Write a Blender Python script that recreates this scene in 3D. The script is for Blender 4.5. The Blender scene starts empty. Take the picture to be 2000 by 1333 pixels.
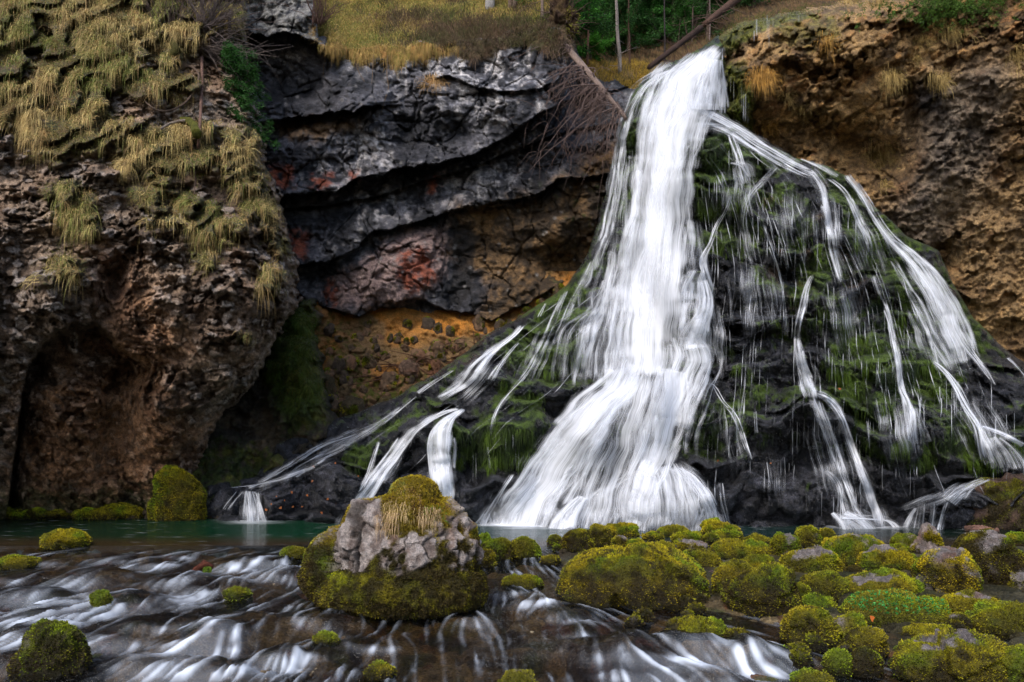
import bpy, math, random
import numpy as np
from math import radians

# ------------------------------------------------------------------ camera, sky, sun, exposure
sc = bpy.context.scene
CAMZ, F, HY = 1.3, 1500.0, 900.0
cam_d = bpy.data.cameras.new("camera"); cam = bpy.data.objects.new("camera", cam_d)
sc.collection.objects.link(cam); sc.camera = cam
cam.location = (0, 0, CAMZ); cam.rotation_euler = (radians(90), 0, 0)
cam_d.lens = 27.0; cam_d.sensor_width = 36.0; cam_d.shift_y = (HY - 666.5) / 2000.0
cam_d.clip_start = 0.1; cam_d.clip_end = 500
SUN_EL, SUN_AZ = radians(50), radians(208)      # soft light from above, behind the camera and to its left
w = bpy.data.worlds.new("World"); sc.world = w; w.use_nodes = True
nt = w.node_tree; bg = nt.nodes["Background"]; sky = nt.nodes.new("ShaderNodeTexSky")
sky.sky_type = 'NISHITA'; sky.sun_disc = False; sky.sun_elevation = SUN_EL; sky.sun_rotation = SUN_AZ
sky.air_density = 1.0; sky.dust_density = 2.5; sky.ozone_density = 1.0
nt.links.new(sky.outputs[0], bg.inputs[0]); bg.inputs[1].default_value = 0.15
sun_d = bpy.data.lights.new("sun", 'SUN'); sun = bpy.data.objects.new("sun", sun_d); sc.collection.objects.link(sun)
sun_d.energy = 1.5; sun_d.angle = radians(20); sun_d.color = (1.0, 0.96, 0.90)
# vector from the scene towards the sun
sv = np.array([math.sin(SUN_AZ) * math.cos(SUN_EL), math.cos(SUN_AZ) * math.cos(SUN_EL), math.sin(SUN_EL)])
from mathutils import Vector
sun.rotation_euler = Vector(sv).to_track_quat('Z', 'Y').to_euler()
sc.view_settings.view_transform = 'Standard'; sc.view_settings.look = 'None'
sc.view_settings.gamma = 1.0; sc.view_settings.exposure = 0.9
sc.cycles.transparent_max_bounces = 24
sc.cycles.max_bounces = 6; sc.cycles.diffuse_bounces = 3; sc.cycles.glossy_bounces = 2

# ------------------------------------------------------------------ numpy helpers
rng = np.random.default_rng(11)
def _h(a, b, c, s):
    a = a.astype(np.int64); b = b.astype(np.int64); c = c.astype(np.int64)
    n = (a * 73856093) ^ (b * 19349663) ^ (c * 83492791) ^ (s * 2654435 + 12345)
    n = (n ^ (n >> 13)) * 1274126177 & 0x7fffffff
    n = (n ^ (n >> 16)) * 668265263 & 0x7fffffff
    return ((n ^ (n >> 15)) & 0xffffff) / float(0xffffff)
def noise(p, seed=0):
    """gradient-like noise in about -1..1 at points p (N,3)"""
    i = np.floor(p); f = p - i; u = f * f * f * (f * (f * 6 - 15) + 10)
    r = 0
    for dx in (0, 1):
        wx = u[:, 0] if dx else 1 - u[:, 0]
        for dy in (0, 1):
            wy = u[:, 1] if dy else 1 - u[:, 1]
            for dz in (0, 1):
                wz = u[:, 2] if dz else 1 - u[:, 2]
                h = _h(i[:, 0] + dx, i[:, 1] + dy, i[:, 2] + dz, seed) * 6.2831853
                h2 = _h(i[:, 0] + dx, i[:, 1] + dy, i[:, 2] + dz, seed + 77) * 2 - 1
                s = np.sqrt(1 - h2 * h2)
                g = s * np.cos(h) * (f[:, 0] - dx) + s * np.sin(h) * (f[:, 1] - dy) + h2 * (f[:, 2] - dz)
                r = r + wx * wy * wz * g
    return r * 1.7
def fbm(p, octv=4, seed=0, gain=0.5, lac=2.03):
    r = 0; a = 1.0; t = 0
    for k in range(octv):
        r = r + a * noise(p, seed + k * 5); t += a; a *= gain; p = p * lac + 3.7
    return r / t
def ridged(p, octv=4, seed=0, gain=0.5):
    r = 0; a = 1.0; t = 0
    for k in range(octv):
        r = r + a * (1 - np.abs(noise(p, seed + k * 5)) * 2); t += a; a *= gain; p = p * 2.07 + 1.3
    return r / t
def worley(p, seed=0):
    """F1, F2 and the id of the nearest cell"""
    i = np.floor(p); f1 = np.full(len(p), 9.0); f2 = np.full(len(p), 9.0); cid = np.zeros(len(p))
    for dx in (-1, 0, 1):
        for dy in (-1, 0, 1):
            for dz in (-1, 0, 1):
                a, b, c = i[:, 0] + dx, i[:, 1] + dy, i[:, 2] + dz
                q0 = a + _h(a, b, c, seed); q1 = b + _h(a, b, c, seed + 1); q2 = c + _h(a, b, c, seed + 2)
                d = np.sqrt((q0 - p[:, 0]) ** 2 + (q1 - p[:, 1]) ** 2 + (q2 - p[:, 2]) ** 2)
                idn = _h(a, b, c, seed + 3)
                m = d < f1
                f2 = np.where(m, f1, np.minimum(f2, d)); cid = np.where(m, idn, cid); f1 = np.where(m, d, f1)
    return f1, f2, cid
def ss(a, b, x):
    t = np.clip((x - a) / (b - a), 0, 1); return t * t * (3 - 2 * t)
def mix(a, b, t):
    t = np.asarray(t)
    if t.ndim == 1 and (np.shape(a)[-1:] == (3,) or np.shape(b)[-1:] == (3,)): t = t[:, None]
    return a * (1 - t) + b * t
def C(*c): return np.array(c, float)
def sdpoly(x, y, pts):
    """signed distance to a polygon, positive inside"""
    pts = np.array(pts, float); n = len(pts); d = np.full(x.shape, 1e9); ins = np.zeros(x.shape, bool)
    for k in range(n):
        ax, ay = pts[k]; bx, by = pts[(k + 1) % n]
        ex, ey = bx - ax, by - ay; wx, wy = x - ax, y - ay
        t = np.clip((wx * ex + wy * ey) / (ex * ex + ey * ey + 1e-9), 0, 1)
        d = np.minimum(d, (wx - ex * t) ** 2 + (wy - ey * t) ** 2)
        c = (ay > y) != (by > y)
        if ey != 0: ins ^= c & (x < ex * (y - ay) / ey + ax)
    d = np.sqrt(d); return np.where(ins, d, -d)
def pm(x, y, pts, soft=8, warp=0):
    return ss(-soft, soft, sdpoly(x, y, pts) + warp)
def blob(x, y, cx, cy, rx, ry, ang=0):
    ca, sa = math.cos(ang), math.sin(ang); dx, dy = x - cx, y - cy
    u = (dx * ca + dy * sa) / rx; v = (-dx * sa + dy * ca) / ry
    return np.exp(-(u * u + v * v))
def lin(v, pts): return np.interp(v, [p[0] for p in pts], [p[1] for p in pts])
def W(px, py, D):
    """the world point seen at photo pixel (px,py) at distance D"""
    px, py, D = np.broadcast_arrays(np.asarray(px, float), np.asarray(py, float), np.asarray(D, float))
    return np.stack([(px - 1000) / F * D, D, CAMZ - (py - HY) / F * D], -1)

def new_mesh(name, verts, faces, mat, col=None, parent=None, smooth=True, attrs=None, uv=None):
    """one mesh object from numpy arrays; faces (M,3) or (M,4), or a list of both"""
    me = bpy.data.meshes.new(name)
    if not isinstance(faces, (list, tuple)): faces = [faces]
    faces = [np.asarray(f, np.int32) for f in faces if len(f)]
    nl = sum(f.size for f in faces); npoly = sum(len(f) for f in faces)
    me.vertices.add(len(verts)); me.vertices.foreach_set("co", np.asarray(verts, np.float32).ravel())
    me.loops.add(nl); me.polygons.add(npoly)
    me.loops.foreach_set("vertex_index", np.concatenate([f.ravel() for f in faces]))
    st = []; o = 0
    for f in faces:
        st.append(o + np.arange(len(f)) * f.shape[1]); o += f.size
    me.polygons.foreach_set("loop_start", np.concatenate(st).astype(np.int32))
    if smooth: me.polygons.foreach_set("use_smooth", np.ones(npoly, bool))
    me.update(calc_edges=True)
    if col is not None:
        a = me.color_attributes.new("Col", 'FLOAT_COLOR', 'POINT')
        c = np.ones((len(verts), 4), np.float32); c[:, :3] = np.clip(col, 0, 1)
        a.data.foreach_set("color", c.ravel())
    for k, v in (attrs or {}).items():
        a = me.attributes.new(k, 'FLOAT', 'POINT'); a.data.foreach_set("value", np.asarray(v, np.float32))
    if uv is not None:
        a = me.attributes.new("flow", 'FLOAT_VECTOR', 'POINT'); a.data.foreach_set("vector", np.asarray(uv, np.float32).ravel())
    me.materials.append(mat)
    ob = bpy.data.objects.new(name, me); sc.collection.objects.link(ob)
    if parent is not None: ob.parent = parent
    return ob
def tag(o, label=None, cat=None, group=None, kind=None):
    if label: o['label'] = label
    if cat: o['category'] = cat
    if group: o['group'] = group
    if kind: o['kind'] = kind
    return o
def empty(name, loc):
    o = bpy.data.objects.new(name, None); sc.collection.objects.link(o); o.location = tuple(float(c) for c in loc); o.empty_display_size = 0.1
    return o
def gridfaces(nr, nc, keep=None):
    i = np.arange(nr * nc).reshape(nr, nc)
    f = np.stack([i[:-1, :-1], i[1:, :-1], i[1:, 1:], i[:-1, 1:]], -1).reshape(-1, 4)
    return f if keep is None else f[keep.reshape(nr, nc)[:-1, :-1].ravel()]
def compact(v, f, *arrs):
    used = np.zeros(len(v), bool); used[f.ravel()] = True
    idx = np.cumsum(used) - 1
    return (v[used], idx[f]) + tuple(None if a is None else a[used] for a in arrs)
def tube(path, rad, ns=8, jitter=0.0):
    """verts, faces of a tapering tube along path"""
    path = np.asarray(path, float); n = len(path); rad = np.broadcast_to(rad, n)
    tg = np.gradient(path, axis=0); tg /= np.linalg.norm(tg, axis=1)[:, None] + 1e-9
    ref = np.array([0.3, 0.9, 0.2]); u = np.cross(tg, ref); u /= np.linalg.norm(u, axis=1)[:, None] + 1e-9
    v = np.cross(tg, u); a = np.arange(ns) * 2 * math.pi / ns
    r = rad[:, None] * (1 + (rng.random((n, ns)) - .5) * jitter)
    vs = path[:, None, :] + r[..., None] * (np.cos(a)[None, :, None] * u[:, None, :] + np.sin(a)[None, :, None] * v[:, None, :])
    i = np.arange(n * ns).reshape(n, ns)
    f = np.stack([i[:-1], np.roll(i[:-1], -1, 1), np.roll(i[1:], -1, 1), i[1:]], -1).reshape(-1, 4)
    vs = np.concatenate([vs.reshape(-1, 3), path[:1], path[-1:]])
    cap = [[i[0, (k + 1) % ns], i[0, k], n * ns] for k in range(ns)] + [[i[-1, k], i[-1, (k + 1) % ns], n * ns + 1] for k in range(ns)]
    return vs, f, np.array(cap)
class Soup:
    """collects pieces into one mesh"""
    def __init__(s): s.v = []; s.q = []; s.t = []; s.c = []; s.n = 0
    def add(s, v, q=None, t=None, c=None):
        s.v.append(v)
        if q is not None and len(q): s.q.append(np.asarray(q) + s.n)
        if t is not None and len(t): s.t.append(np.asarray(t) + s.n)
        s.c.append(np.broadcast_to(c if c is not None else (1, 1, 1), (len(v), 3))); s.n += len(v)
    def tube(s, path, rad, ns=6, c=(.1, .08, .06), jitter=0.1):
        v, q, t = tube(path, rad, ns, jitter); s.add(v, q, t, np.asarray(c) * (1 + (rng.random((len(v), 1)) - .5) * .5))
    def build(s, name, mat, parent=None, smooth=True):
        fs = []
        if s.q: fs.append(np.concatenate(s.q))
        if s.t: fs.append(np.concatenate(s.t))
        return new_mesh(name, np.concatenate(s.v), fs, mat, np.concatenate(s.c), parent, smooth)

def blades(org, out, length, width, col, droop=1.0, segs=3, spread=0.5, up=0.35):
    """grass blades: each springs out of org along out and up, then bends down under its weight"""
    n = len(org); length = np.broadcast_to(length, n)[:, None]; width = np.broadcast_to(width, n)[:, None]
    d = out + (rng.random((n, 3)) - .5) * 2 * spread; d[:, 2] += up
    d /= np.linalg.norm(d, axis=1)[:, None]
    dr = droop * (0.6 + 0.8 * rng.random((n, 1)))
    side = np.cross(d, np.array([0, -1.0, 0.1])) + (rng.random((n, 3)) - .5) * .5; side /= np.linalg.norm(side, axis=1)[:, None] + 1e-9
    vs = []
    for k in range(segs + 1):
        t = k / segs
        p = org + d * length * (t - 0.25 * dr * t * t) + np.array([0, 0, -1.0]) * length * dr * t * t * 0.75
        wd = width * (1 - t) ** 0.7 * 0.5
        if k < segs: vs += [p - side * wd, p + side * wd]
        else: vs += [p]
    m = len(vs); v = np.stack(vs, 1).reshape(-1, 3); b = (np.arange(n) * m)[:, None]
    q = np.concatenate([b + np.array([[2 * k, 2 * k + 1, 2 * k + 3, 2 * k + 2]]) for k in range(segs - 1)])
    t = b + np.array([[2 * segs - 2, 2 * segs - 1, 2 * segs]])
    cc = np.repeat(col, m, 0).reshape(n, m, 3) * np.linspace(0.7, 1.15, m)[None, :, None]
    return v, q, t, cc.reshape(-1, 3)

# ------------------------------------------------------------------ materials
def mat_new(name):
    m = bpy.data.materials.new(name); m.use_nodes = True; t = m.node_tree; t.nodes.clear()
    return m, t
def N(t, typ, **kw):
    n = t.nodes.new(typ)
    for k, v in kw.items():
        if k == 'i':
            for a, b in v.items(): n.inputs[a].default_value = b
        else: setattr(n, k, v)
    return n
def L(t, a, b): t.links.new(a, b)
def rock_mat(name, rough=0.75, wet=None, bump=0.5, scales=(9, 45, 160), vari=0.5, spec=0.35, translucent=0):
    m, t = mat_new(name)
    out = N(t, 'ShaderNodeOutputMaterial'); b = N(t, 'ShaderNodeBsdfPrincipled')
    at = N(t, 'ShaderNodeVertexColor', layer_name="Col"); tc = N(t, 'ShaderNodeTexCoord')
    n1 = N(t, 'ShaderNodeTexNoise', i={'Scale': scales[0], 'Detail': 8.0, 'Roughness': 0.65}); L(t, tc.outputs['Object'], n1.inputs['Vector'])
    n2 = N(t, 'ShaderNodeTexNoise', i={'Scale': scales[1], 'Detail': 5.0, 'Roughness': 0.7}); L(t, tc.outputs['Object'], n2.inputs['Vector'])
    mr = N(t, 'ShaderNodeMapRange', i={'From Min': 0.28, 'From Max': 0.72, 'To Min': 1 - vari, 'To Max': 1 + vari}); L(t, n1.outputs[0], mr.inputs[0])
    mr2 = N(t, 'ShaderNodeMapRange', i={'From Min': 0.3, 'From Max': 0.7, 'To Min': 1 - vari, 'To Max': 1 + vari}); L(t, n2.outputs[0], mr2.inputs[0])
    mm = N(t, 'ShaderNodeMath', operation='MULTIPLY'); L(t, mr.outputs[0], mm.inputs[0]); L(t, mr2.outputs[0], mm.inputs[1])
    vm = N(t, 'ShaderNodeVectorMath', operation='SCALE'); L(t, at.outputs[0], vm.inputs[0]); L(t, mm.outputs[0], vm.inputs[3])
    L(t, vm.outputs[0], b.inputs['Base Color'])
    ad = N(t, 'ShaderNodeMath', operation='ADD'); L(t, n1.outputs[0], ad.inputs[0])
    ms = N(t, 'ShaderNodeMath', operation='MULTIPLY', i={1: 0.35}); L(t, n2.outputs[0], ms.inputs[0]); L(t, ms.outputs[0], ad.inputs[1])
    vo = N(t, 'ShaderNodeTexVoronoi', i={'Scale': scales[1] * .45, 'Detail': 2.0}); vx = N(t, 'ShaderNodeVectorMath', operation='MULTIPLY_ADD'); L(t, n1.outputs[1], vx.inputs[0]); vx.inputs[1].default_value = (.25, .25, .25); L(t, tc.outputs['Object'], vx.inputs[2]); L(t, vx.outputs[0], vo.inputs['Vector'])
    mv = N(t, 'ShaderNodeMath', operation='MULTIPLY_ADD', i={1: -.55}); L(t, vo.outputs[0], mv.inputs[0]); L(t, ad.outputs[0], mv.inputs[2])
    bp = N(t, 'ShaderNodeBump', i={'Strength': bump, 'Distance': 0.08}); L(t, mv.outputs[0], bp.inputs['Height'])
    L(t, bp.outputs[0], b.inputs['Normal'])
    b.inputs['Specular IOR Level'].default_value = spec
    if wet:
        wa = N(t, 'ShaderNodeAttribute', attribute_name="wet")
        wr = N(t, 'ShaderNodeMapRange', i={'To Min': rough, 'To Max': wet}); L(t, wa.outputs['Fac'], wr.inputs[0])
        L(t, wr.outputs[0], b.inputs['Roughness'])
    else: b.inputs['Roughness'].default_value = rough
    L(t, b.outputs[0], out.inputs[0])
    return m
def leaf_mat(name, rough=0.6, tr=0.3, vari=0.3):
    m, t = mat_new(name)
    out = N(t, 'ShaderNodeOutputMaterial'); at = N(t, 'ShaderNodeVertexColor', layer_name="Col"); tc = N(t, 'ShaderNodeTexCoord')
    n1 = N(t, 'ShaderNodeTexNoise', i={'Scale': 6.0, 'Detail': 3.0}); L(t, tc.outputs['Object'], n1.inputs['Vector'])
    mr = N(t, 'ShaderNodeMapRange', i={'From Min': 0.3, 'From Max': 0.7, 'To Min': 1 - vari, 'To Max': 1 + vari}); L(t, n1.outputs[0], mr.inputs[0])
    vm = N(t, 'ShaderNodeVectorMath', operation='SCALE'); L(t, at.outputs[0], vm.inputs[0]); L(t, mr.outputs[0], vm.inputs[3])
    d = N(t, 'ShaderNodeBsdfPrincipled', i={'Roughness': rough, 'Specular IOR Level': 0.2}); L(t, vm.outputs[0], d.inputs['Base Color'])
    tl = N(t, 'ShaderNodeBsdfTranslucent'); L(t, vm.outputs[0], tl.inputs[0])
    mx = N(t, 'ShaderNodeMixShader', i={0: tr}); L(t, d.outputs[0], mx.inputs[1]); L(t, tl.outputs[0], mx.inputs[2])
    L(t, mx.outputs[0], out.inputs[0]); return m
def fall_mat(name):
    """falling water: white aerated streaks over clear gaps, drawn along the flow"""
    m, t = mat_new(name)
    out = N(t, 'ShaderNodeOutputMaterial')
    fl = N(t, 'ShaderNodeAttribute', attribute_name="flow"); aa = N(t, 'ShaderNodeAttribute', attribute_name="dens")
    mp = N(t, 'ShaderNodeMapping'); mp.inputs['Scale'].default_value = (34, 0.45, 1); L(t, fl.outputs['Vector'], mp.inputs[0])
    n1 = N(t, 'ShaderNodeTexNoise', i={'Scale': 1.0, 'Detail': 4.0, 'Roughness': 0.7}); L(t, mp.outputs[0], n1.inputs['Vector'])
    mp2 = N(t, 'ShaderNodeMapping'); mp2.inputs['Scale'].default_value = (7, 0.5, 1); L(t, fl.outputs['Vector'], mp2.inputs[0])
    n2 = N(t, 'ShaderNodeTexNoise', i={'Scale': 1.0, 'Detail': 3.0}); L(t, mp2.outputs[0], n2.inputs['Vector'])
    s = N(t, 'ShaderNodeMath', operation='ADD'); L(t, n1.outputs[0], s.inputs[0]); L(t, n2.outputs[0], s.inputs[1])
    k = N(t, 'ShaderNodeMath', operation='MULTIPLY_ADD', i={1: 1.2, 2: -1.2}); L(t, s.outputs[0], k.inputs[0])
    x = N(t, 'ShaderNodeMath', operation='ADD'); L(t, k.outputs[0], x.inputs[0]); L(t, aa.outputs['Fac'], x.inputs[1])
    al = N(t, 'ShaderNodeMapRange', interpolation_type='SMOOTHSTEP', i={'From Min': 0.12, 'From Max': 1.1, 'To Min': 0.0, 'To Max': 0.96}); L(t, x.outputs[0], al.inputs[0])
    # no water at all where the density is nil
    g = N(t, 'ShaderNodeMapRange', i={'From Min': 0.0, 'From Max': 0.22}); L(t, aa.outputs['Fac'], g.inputs[0])
    am = N(t, 'ShaderNodeMath', operation='MULTIPLY'); L(t, al.outputs[0], am.inputs[0]); L(t, g.outputs[0], am.inputs[1])
    d = N(t, 'ShaderNodeBsdfDiffuse'); d.inputs[0].default_value = (0.86, 0.88, 0.93, 1)
    tl = N(t, 'ShaderNodeBsdfTranslucent'); tl.inputs[0].default_value = (0.86, 0.88, 0.93, 1)
    bp = N(t, 'ShaderNodeBump', i={'Strength': 0.35, 'Distance': 0.05}); L(t, n1.outputs[0], bp.inputs['Height']); L(t, bp.outputs[0], d.inputs['Normal'])
    mx = N(t, 'ShaderNodeMixShader', i={0: 0.42}); L(t, d.outputs[0], mx.inputs[1]); L(t, tl.outputs[0], mx.inputs[2])
    tr = N(t, 'ShaderNodeBsdfTransparent'); m2 = N(t, 'ShaderNodeMixShader')
    L(t, am.outputs[0], m2.inputs[0]); L(t, tr.outputs[0], m2.inputs[1]); L(t, mx.outputs[0], m2.inputs[2])
    L(t, m2.outputs[0], out.inputs[0]); return m
def water_mat(name, tint, foamcol=(0.84, 0.87, 0.93, 1), ripple=(14, 0.25), stretch=(1, 1, 1), clear=True, rough=0.06):
    m, t = mat_new(name)
    out = N(t, 'ShaderNodeOutputMaterial'); tc = N(t, 'ShaderNodeTexCoord')
    mp = N(t, 'ShaderNodeMapping'); mp.inputs['Scale'].default_value = stretch; L(t, tc.outputs['Object'], mp.inputs[0])
    n1 = N(t, 'ShaderNodeTexNoise', i={'Scale': ripple[0], 'Detail': 4.0, 'Roughness': 0.6}); L(t, mp.outputs[0], n1.inputs['Vector'])
    bp = N(t, 'ShaderNodeBump', i={'Strength': ripple[1], 'Distance': 0.05}); L(t, n1.outputs[0], bp.inputs['Height'])
    gl = N(t, 'ShaderNodeBsdfGlossy', i={'Roughness': rough}); L(t, bp.outputs[0], gl.inputs['Normal'])
    if clear:
        base = N(t, 'ShaderNodeBsdfTransparent'); base.inputs[0].default_value = tint
    else:
        base = N(t, 'ShaderNodeBsdfDiffuse'); at = N(t, 'ShaderNodeVertexColor', layer_name="Col"); L(t, at.outputs[0], base.inputs[0])
    fr = N(t, 'ShaderNodeFresnel', i={'IOR': 1.33}); L(t, bp.outputs[0], fr.inputs['Normal'])
    mx = N(t, 'ShaderNodeMixShader'); L(t, fr.outputs[0], mx.inputs[0]); L(t, base.outputs[0], mx.inputs[1]); L(t, gl.outputs[0], mx.inputs[2])
    fm = N(t, 'ShaderNodeAttribute', attribute_name="foam"); d = N(t, 'ShaderNodeBsdfDiffuse'); d.inputs[0].default_value = foamcol
    m2 = N(t, 'ShaderNodeMixShader'); L(t, fm.outputs['Fac'], m2.inputs[0]); L(t, mx.outputs[0], m2.inputs[1]); L(t, d.outputs[0], m2.inputs[2])
    L(t, m2.outputs[0], out.inputs[0]); return m
M_rock = rock_mat("rock", 0.7, wet=0.28, bump=1.0, scales=(8, 34, 160), vari=.68)
M_cone = rock_mat("tufa", 0.6, wet=0.25, bump=0.9, scales=(10, 40, 160), vari=0.55, spec=0.5)
M_soil = rock_mat("soil", 0.9, bump=0.8, scales=(20, 90, 200), vari=0.5, spec=0.1)
M_moss = rock_mat("moss", 0.85, bump=1.0, scales=(28, 110, 300), vari=0.5, spec=0.15)
M_leaf = leaf_mat("leaves"); M_grass = leaf_mat("grass_blades", tr=0.25, vari=0.35)
M_bark = rock_mat("bark", 0.85, bump=0.8, scales=(25, 90, 200), vari=0.4, spec=0.15)
M_fall = fall_mat("falling_water")
# ------------------------------------------------------------------ cliffs and ground as relief surfaces
def gridxy(x0, x1, y0, y1, step):
    xs = np.arange(x0, x1 + step, step); ys = np.arange(y0, y1 + step, step)
    X, Y = np.meshgrid(xs, ys); return X.ravel(), Y.ravel(), len(ys), len(xs)
def under(s, up, dn, lu, ld):
    """overhang across a ledge line: rock stands out by up above it, lies back by dn below it (s = pixels below)"""
    return np.where(s < 0, -up * np.exp(s / lu), dn * np.exp(-np.maximum(s, 0) / ld)) * 1.0
class Relief:
    """a rock surface of given distance D over a patch of view; sample() gives its distance again"""
    def __init__(s, x0, x1, y0, y1, step):
        s.x0, s.y0, s.step = x0, y0, step
        s.X, s.Y, s.nr, s.nc = gridxy(x0, x1, y0, y1, step)
    def p(s, D): return W(s.X, s.Y, D)
    def sample(s, x, y, D=None):
        G = (s.D if D is None else D).reshape(s.nr, s.nc)
        fx = np.clip((np.asarray(x, float) - s.x0) / s.step, 0, s.nc - 1.001); fy = np.clip((np.asarray(y, float) - s.y0) / s.step, 0, s.nr - 1.001)
        i, j = fx.astype(int), fy.astype(int); u, v = fx - i, fy - j
        return G[j, i] * (1 - u) * (1 - v) + G[j, i + 1] * u * (1 - v) + G[j + 1, i] * (1 - u) * v + G[j + 1, i + 1] * u * v
    def smooth_min(s, r):
        """the surface with its pits filled: what falling water rides on"""
        G = s.D.reshape(s.nr, s.nc).copy()
        for k in range(r):
            G = np.minimum(G, 0.5 * G + 0.125 * (np.roll(G, 1, 0) + np.roll(G, -1, 0) + np.roll(G, 1, 1) + np.roll(G, -1, 1)))
            G = 0.4 * G + 0.15 * (np.roll(G, 1, 0) + np.roll(G, -1, 0) + np.roll(G, 1, 1) + np.roll(G, -1, 1))
        return G.ravel()
    def normal(s):
        P = s.p(s.D).reshape(s.nr, s.nc, 3)
        du = np.gradient(P, axis=1); dv = np.gradient(P, axis=0)
        n = np.cross(dv, du).reshape(-1, 3); n /= np.linalg.norm(n, axis=1)[:, None] + 1e-9
        n[n[:, 1] > 0] *= -1
        return n
    def build(s, name, mat, col, keep, wet=None):
        f = gridfaces(s.nr, s.nc, keep)
        v, f, c, wv = compact(s.p(s.D), f, col, wet if wet is not None else np.zeros(len(s.X)))
        return new_mesh(name, v, f, mat, c, attrs={"wet": wv})

# ---- left cliff: overhanging conglomerate, grass slope on top, cave at its foot
LC = Relief(-560, 640, -80, 1050, 2.2)
X, Y = LC.X, LC.Y
D = lin(Y, [(-80, 18.6), (0, 17.9), (150, 16.8), (300, 16.0), (450, 15.3), (600, 15.1), (700, 15.5), (800, 16.2), (900, 16.9), (1010, 17.4), (1050, 17.5)])
D = D + lin(X, [(-560, -4.0), (-160, -1.2), (0, -0.4), (250, 0), (640, 0.6)])
SIL = [(-80, 455), (0, 470), (60, 480), (150, 478), (225, 500), (300, 515), (400, 545), (500, 572), (590, 580), (650, 548), (700, 520), (760, 490), (800, 440), (860, 405), (940, 395), (1050, 395)]
P0 = LC.p(D)
wob = fbm(P0 * 1.3, 4, 3) * 20 + noise(P0 * 7, 4) * 6 + noise(P0 * 15, 5) * 3
t = lin(Y, SIL) - X + wob
q = np.clip(1 - t / 110, 0, 1)
D = D + 1.5 * (1 - np.sqrt(np.clip(1 - q * q, 0, 1))) + np.where(t < 0, -t * 0.9, 0)
# cave under the left arch and hollows along the foot
arch = lin(X, [(-160, 1100), (5, 1060), (32, 860), (44, 760), (62, 700), (92, 660), (140, 640), (185, 626), (230, 680), (290, 700), (330, 720)]) + wob * 0.9 + noise(P0 * 4, 33) * 8
s_ = Y - arch
D = D + 2.6 * ss(-6, 20, s_) * ss(320, 170, X) * np.exp(-np.clip(s_, 0, 999) / 105) * (.75 + .5 * fbm(P0 * 1.5, 3, 35)) + 0.25 * ss(-6, 40, s_) * ss(330, 250, X)
D = D + 0.9 * blob(X, Y, 265, 720, 60, 40, -0.3) + 0.7 * blob(X, Y, 220, 850, 30, 90, 0.2) - 0.5 * blob(X, Y, 150, 820, 70, 120) - 0.5 * blob(X, Y, 320, 800, 50, 60)
D = D + 0.7 * blob(X, Y, 225, 560, 25, 70, 0.25) - 0.5 * blob(X, Y, 110, 560, 60, 50) - 0.6 * blob(X, Y, 450, 600, 110, 110)
# grass shelves: each tongue of turf stands out over the rock below it
LCT = [[(-600, -90), (470, -90), (480, 60), (470, 110), (440, 60), (360, 90), (330, 150), (350, 200), (290, 170), (230, 180), (200, 160), (220, 240), (215, 290), (170, 300), (110, 335), (60, 290), (0, 240), (-160, 230), (-600, 180)],
       [(100, 130), (200, 110), (215, 150), (300, 150), (330, 170), (310, 200), (240, 190), (180, 160)],
       [(240, 180), (300, 160), (375, 150), (390, 175), (330, 175), (270, 190)],
       [(80, 370), (130, 340), (170, 345), (195, 390), (190, 460), (165, 470), (130, 430), (90, 400)],
       [(225, 250), (260, 230), (300, 250), (360, 245), (470, 250), (505, 260), (512, 290), (500, 310), (530, 340), (520, 380), (540, 430), (545, 470), (520, 460), (480, 400), (430, 330), (420, 350), (350, 320), (330, 370), (290, 350), (240, 320), (220, 290)],
       [(250, 370), (330, 370), (420, 400), (440, 440), (450, 480), (400, 470), (340, 440), (290, 440), (270, 410)],
       [(450, 430), (490, 420), (490, 450), (460, 450)], [(535, 470), (565, 470), (572, 505), (545, 500)], [(100, 500), (180, 500), (160, 545), (110, 540)], [(70, 540), (110, 535), (110, 565), (75, 560)],
       [(505, 520), (560, 530), (540, 570), (510, 560)], [(462, 650), (495, 652), (490, 676), (465, 670)], [(380, 500), (420, 495), (415, 515), (385, 515)]]
P0 = LC.p(D)
wt = fbm(P0 * 1.7, 4, 21) * 22
sdg = np.full(X.shape, -1e9)
for pl in LCT: sdg = np.maximum(sdg, sdpoly(X, Y, pl))
tuss = noise(np.stack([X / 46 + Y / 120, Y / 34 - X / 90, X * 0], -1), 9) + 0.5 * noise(np.stack([X / 22, Y / 17, X * 0], -1), 15)
lcg = ss(-6, 6, sdg + wt * 0.9)
lcg = lcg * ss(-0.62, -0.30, tuss)
# lumps of turf, rounded above and cut under below
ph = (Y + 0.55 * X) / 52 + fbm(P0 * 0.9, 3, 31) * 1.6
fr = ph - np.floor(ph)
lump = np.where(fr < 0.8, np.sin(fr / 0.8 * math.pi * 0.5), np.cos((fr - 0.8) / 0.2 * math.pi * 0.5))
D = D - lcg * (0.2 + 0.55 * lump)
f1, f2, cid = worley(P0 * np.array([1.7, 1.7, 2.4]) + .5 * fbm(P0 * 1.5, 3, 1)[:, None], 5); g1, g2, gid = worley(P0 * np.array([5.5, 5.5, 7.5]) + 0.3 * noise(P0 * 3, 2)[:, None], 8)
k1, k2, kid = worley(P0 * 15, 18)
rough = 0.30 * (cid - 0.5) + 0.55 * ridged(P0 * np.array([0.9, 0.9, 1.2]), 6, 40, .55) + 0.11 * (gid - .5) * 2 + 0.05 * (1 - g1) + 0.045 * (kid - .5) * 2 - 0.06 * ss(0.12, 0.0, f2 - f1) + 0.05 * fbm(P0 * 9, 3, 44)
D = D - rough * (1 - 0.75 * lcg) * (.45 + .9 * ss(-.35, .35, fbm(P0 * .8, 3, 99)))
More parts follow.
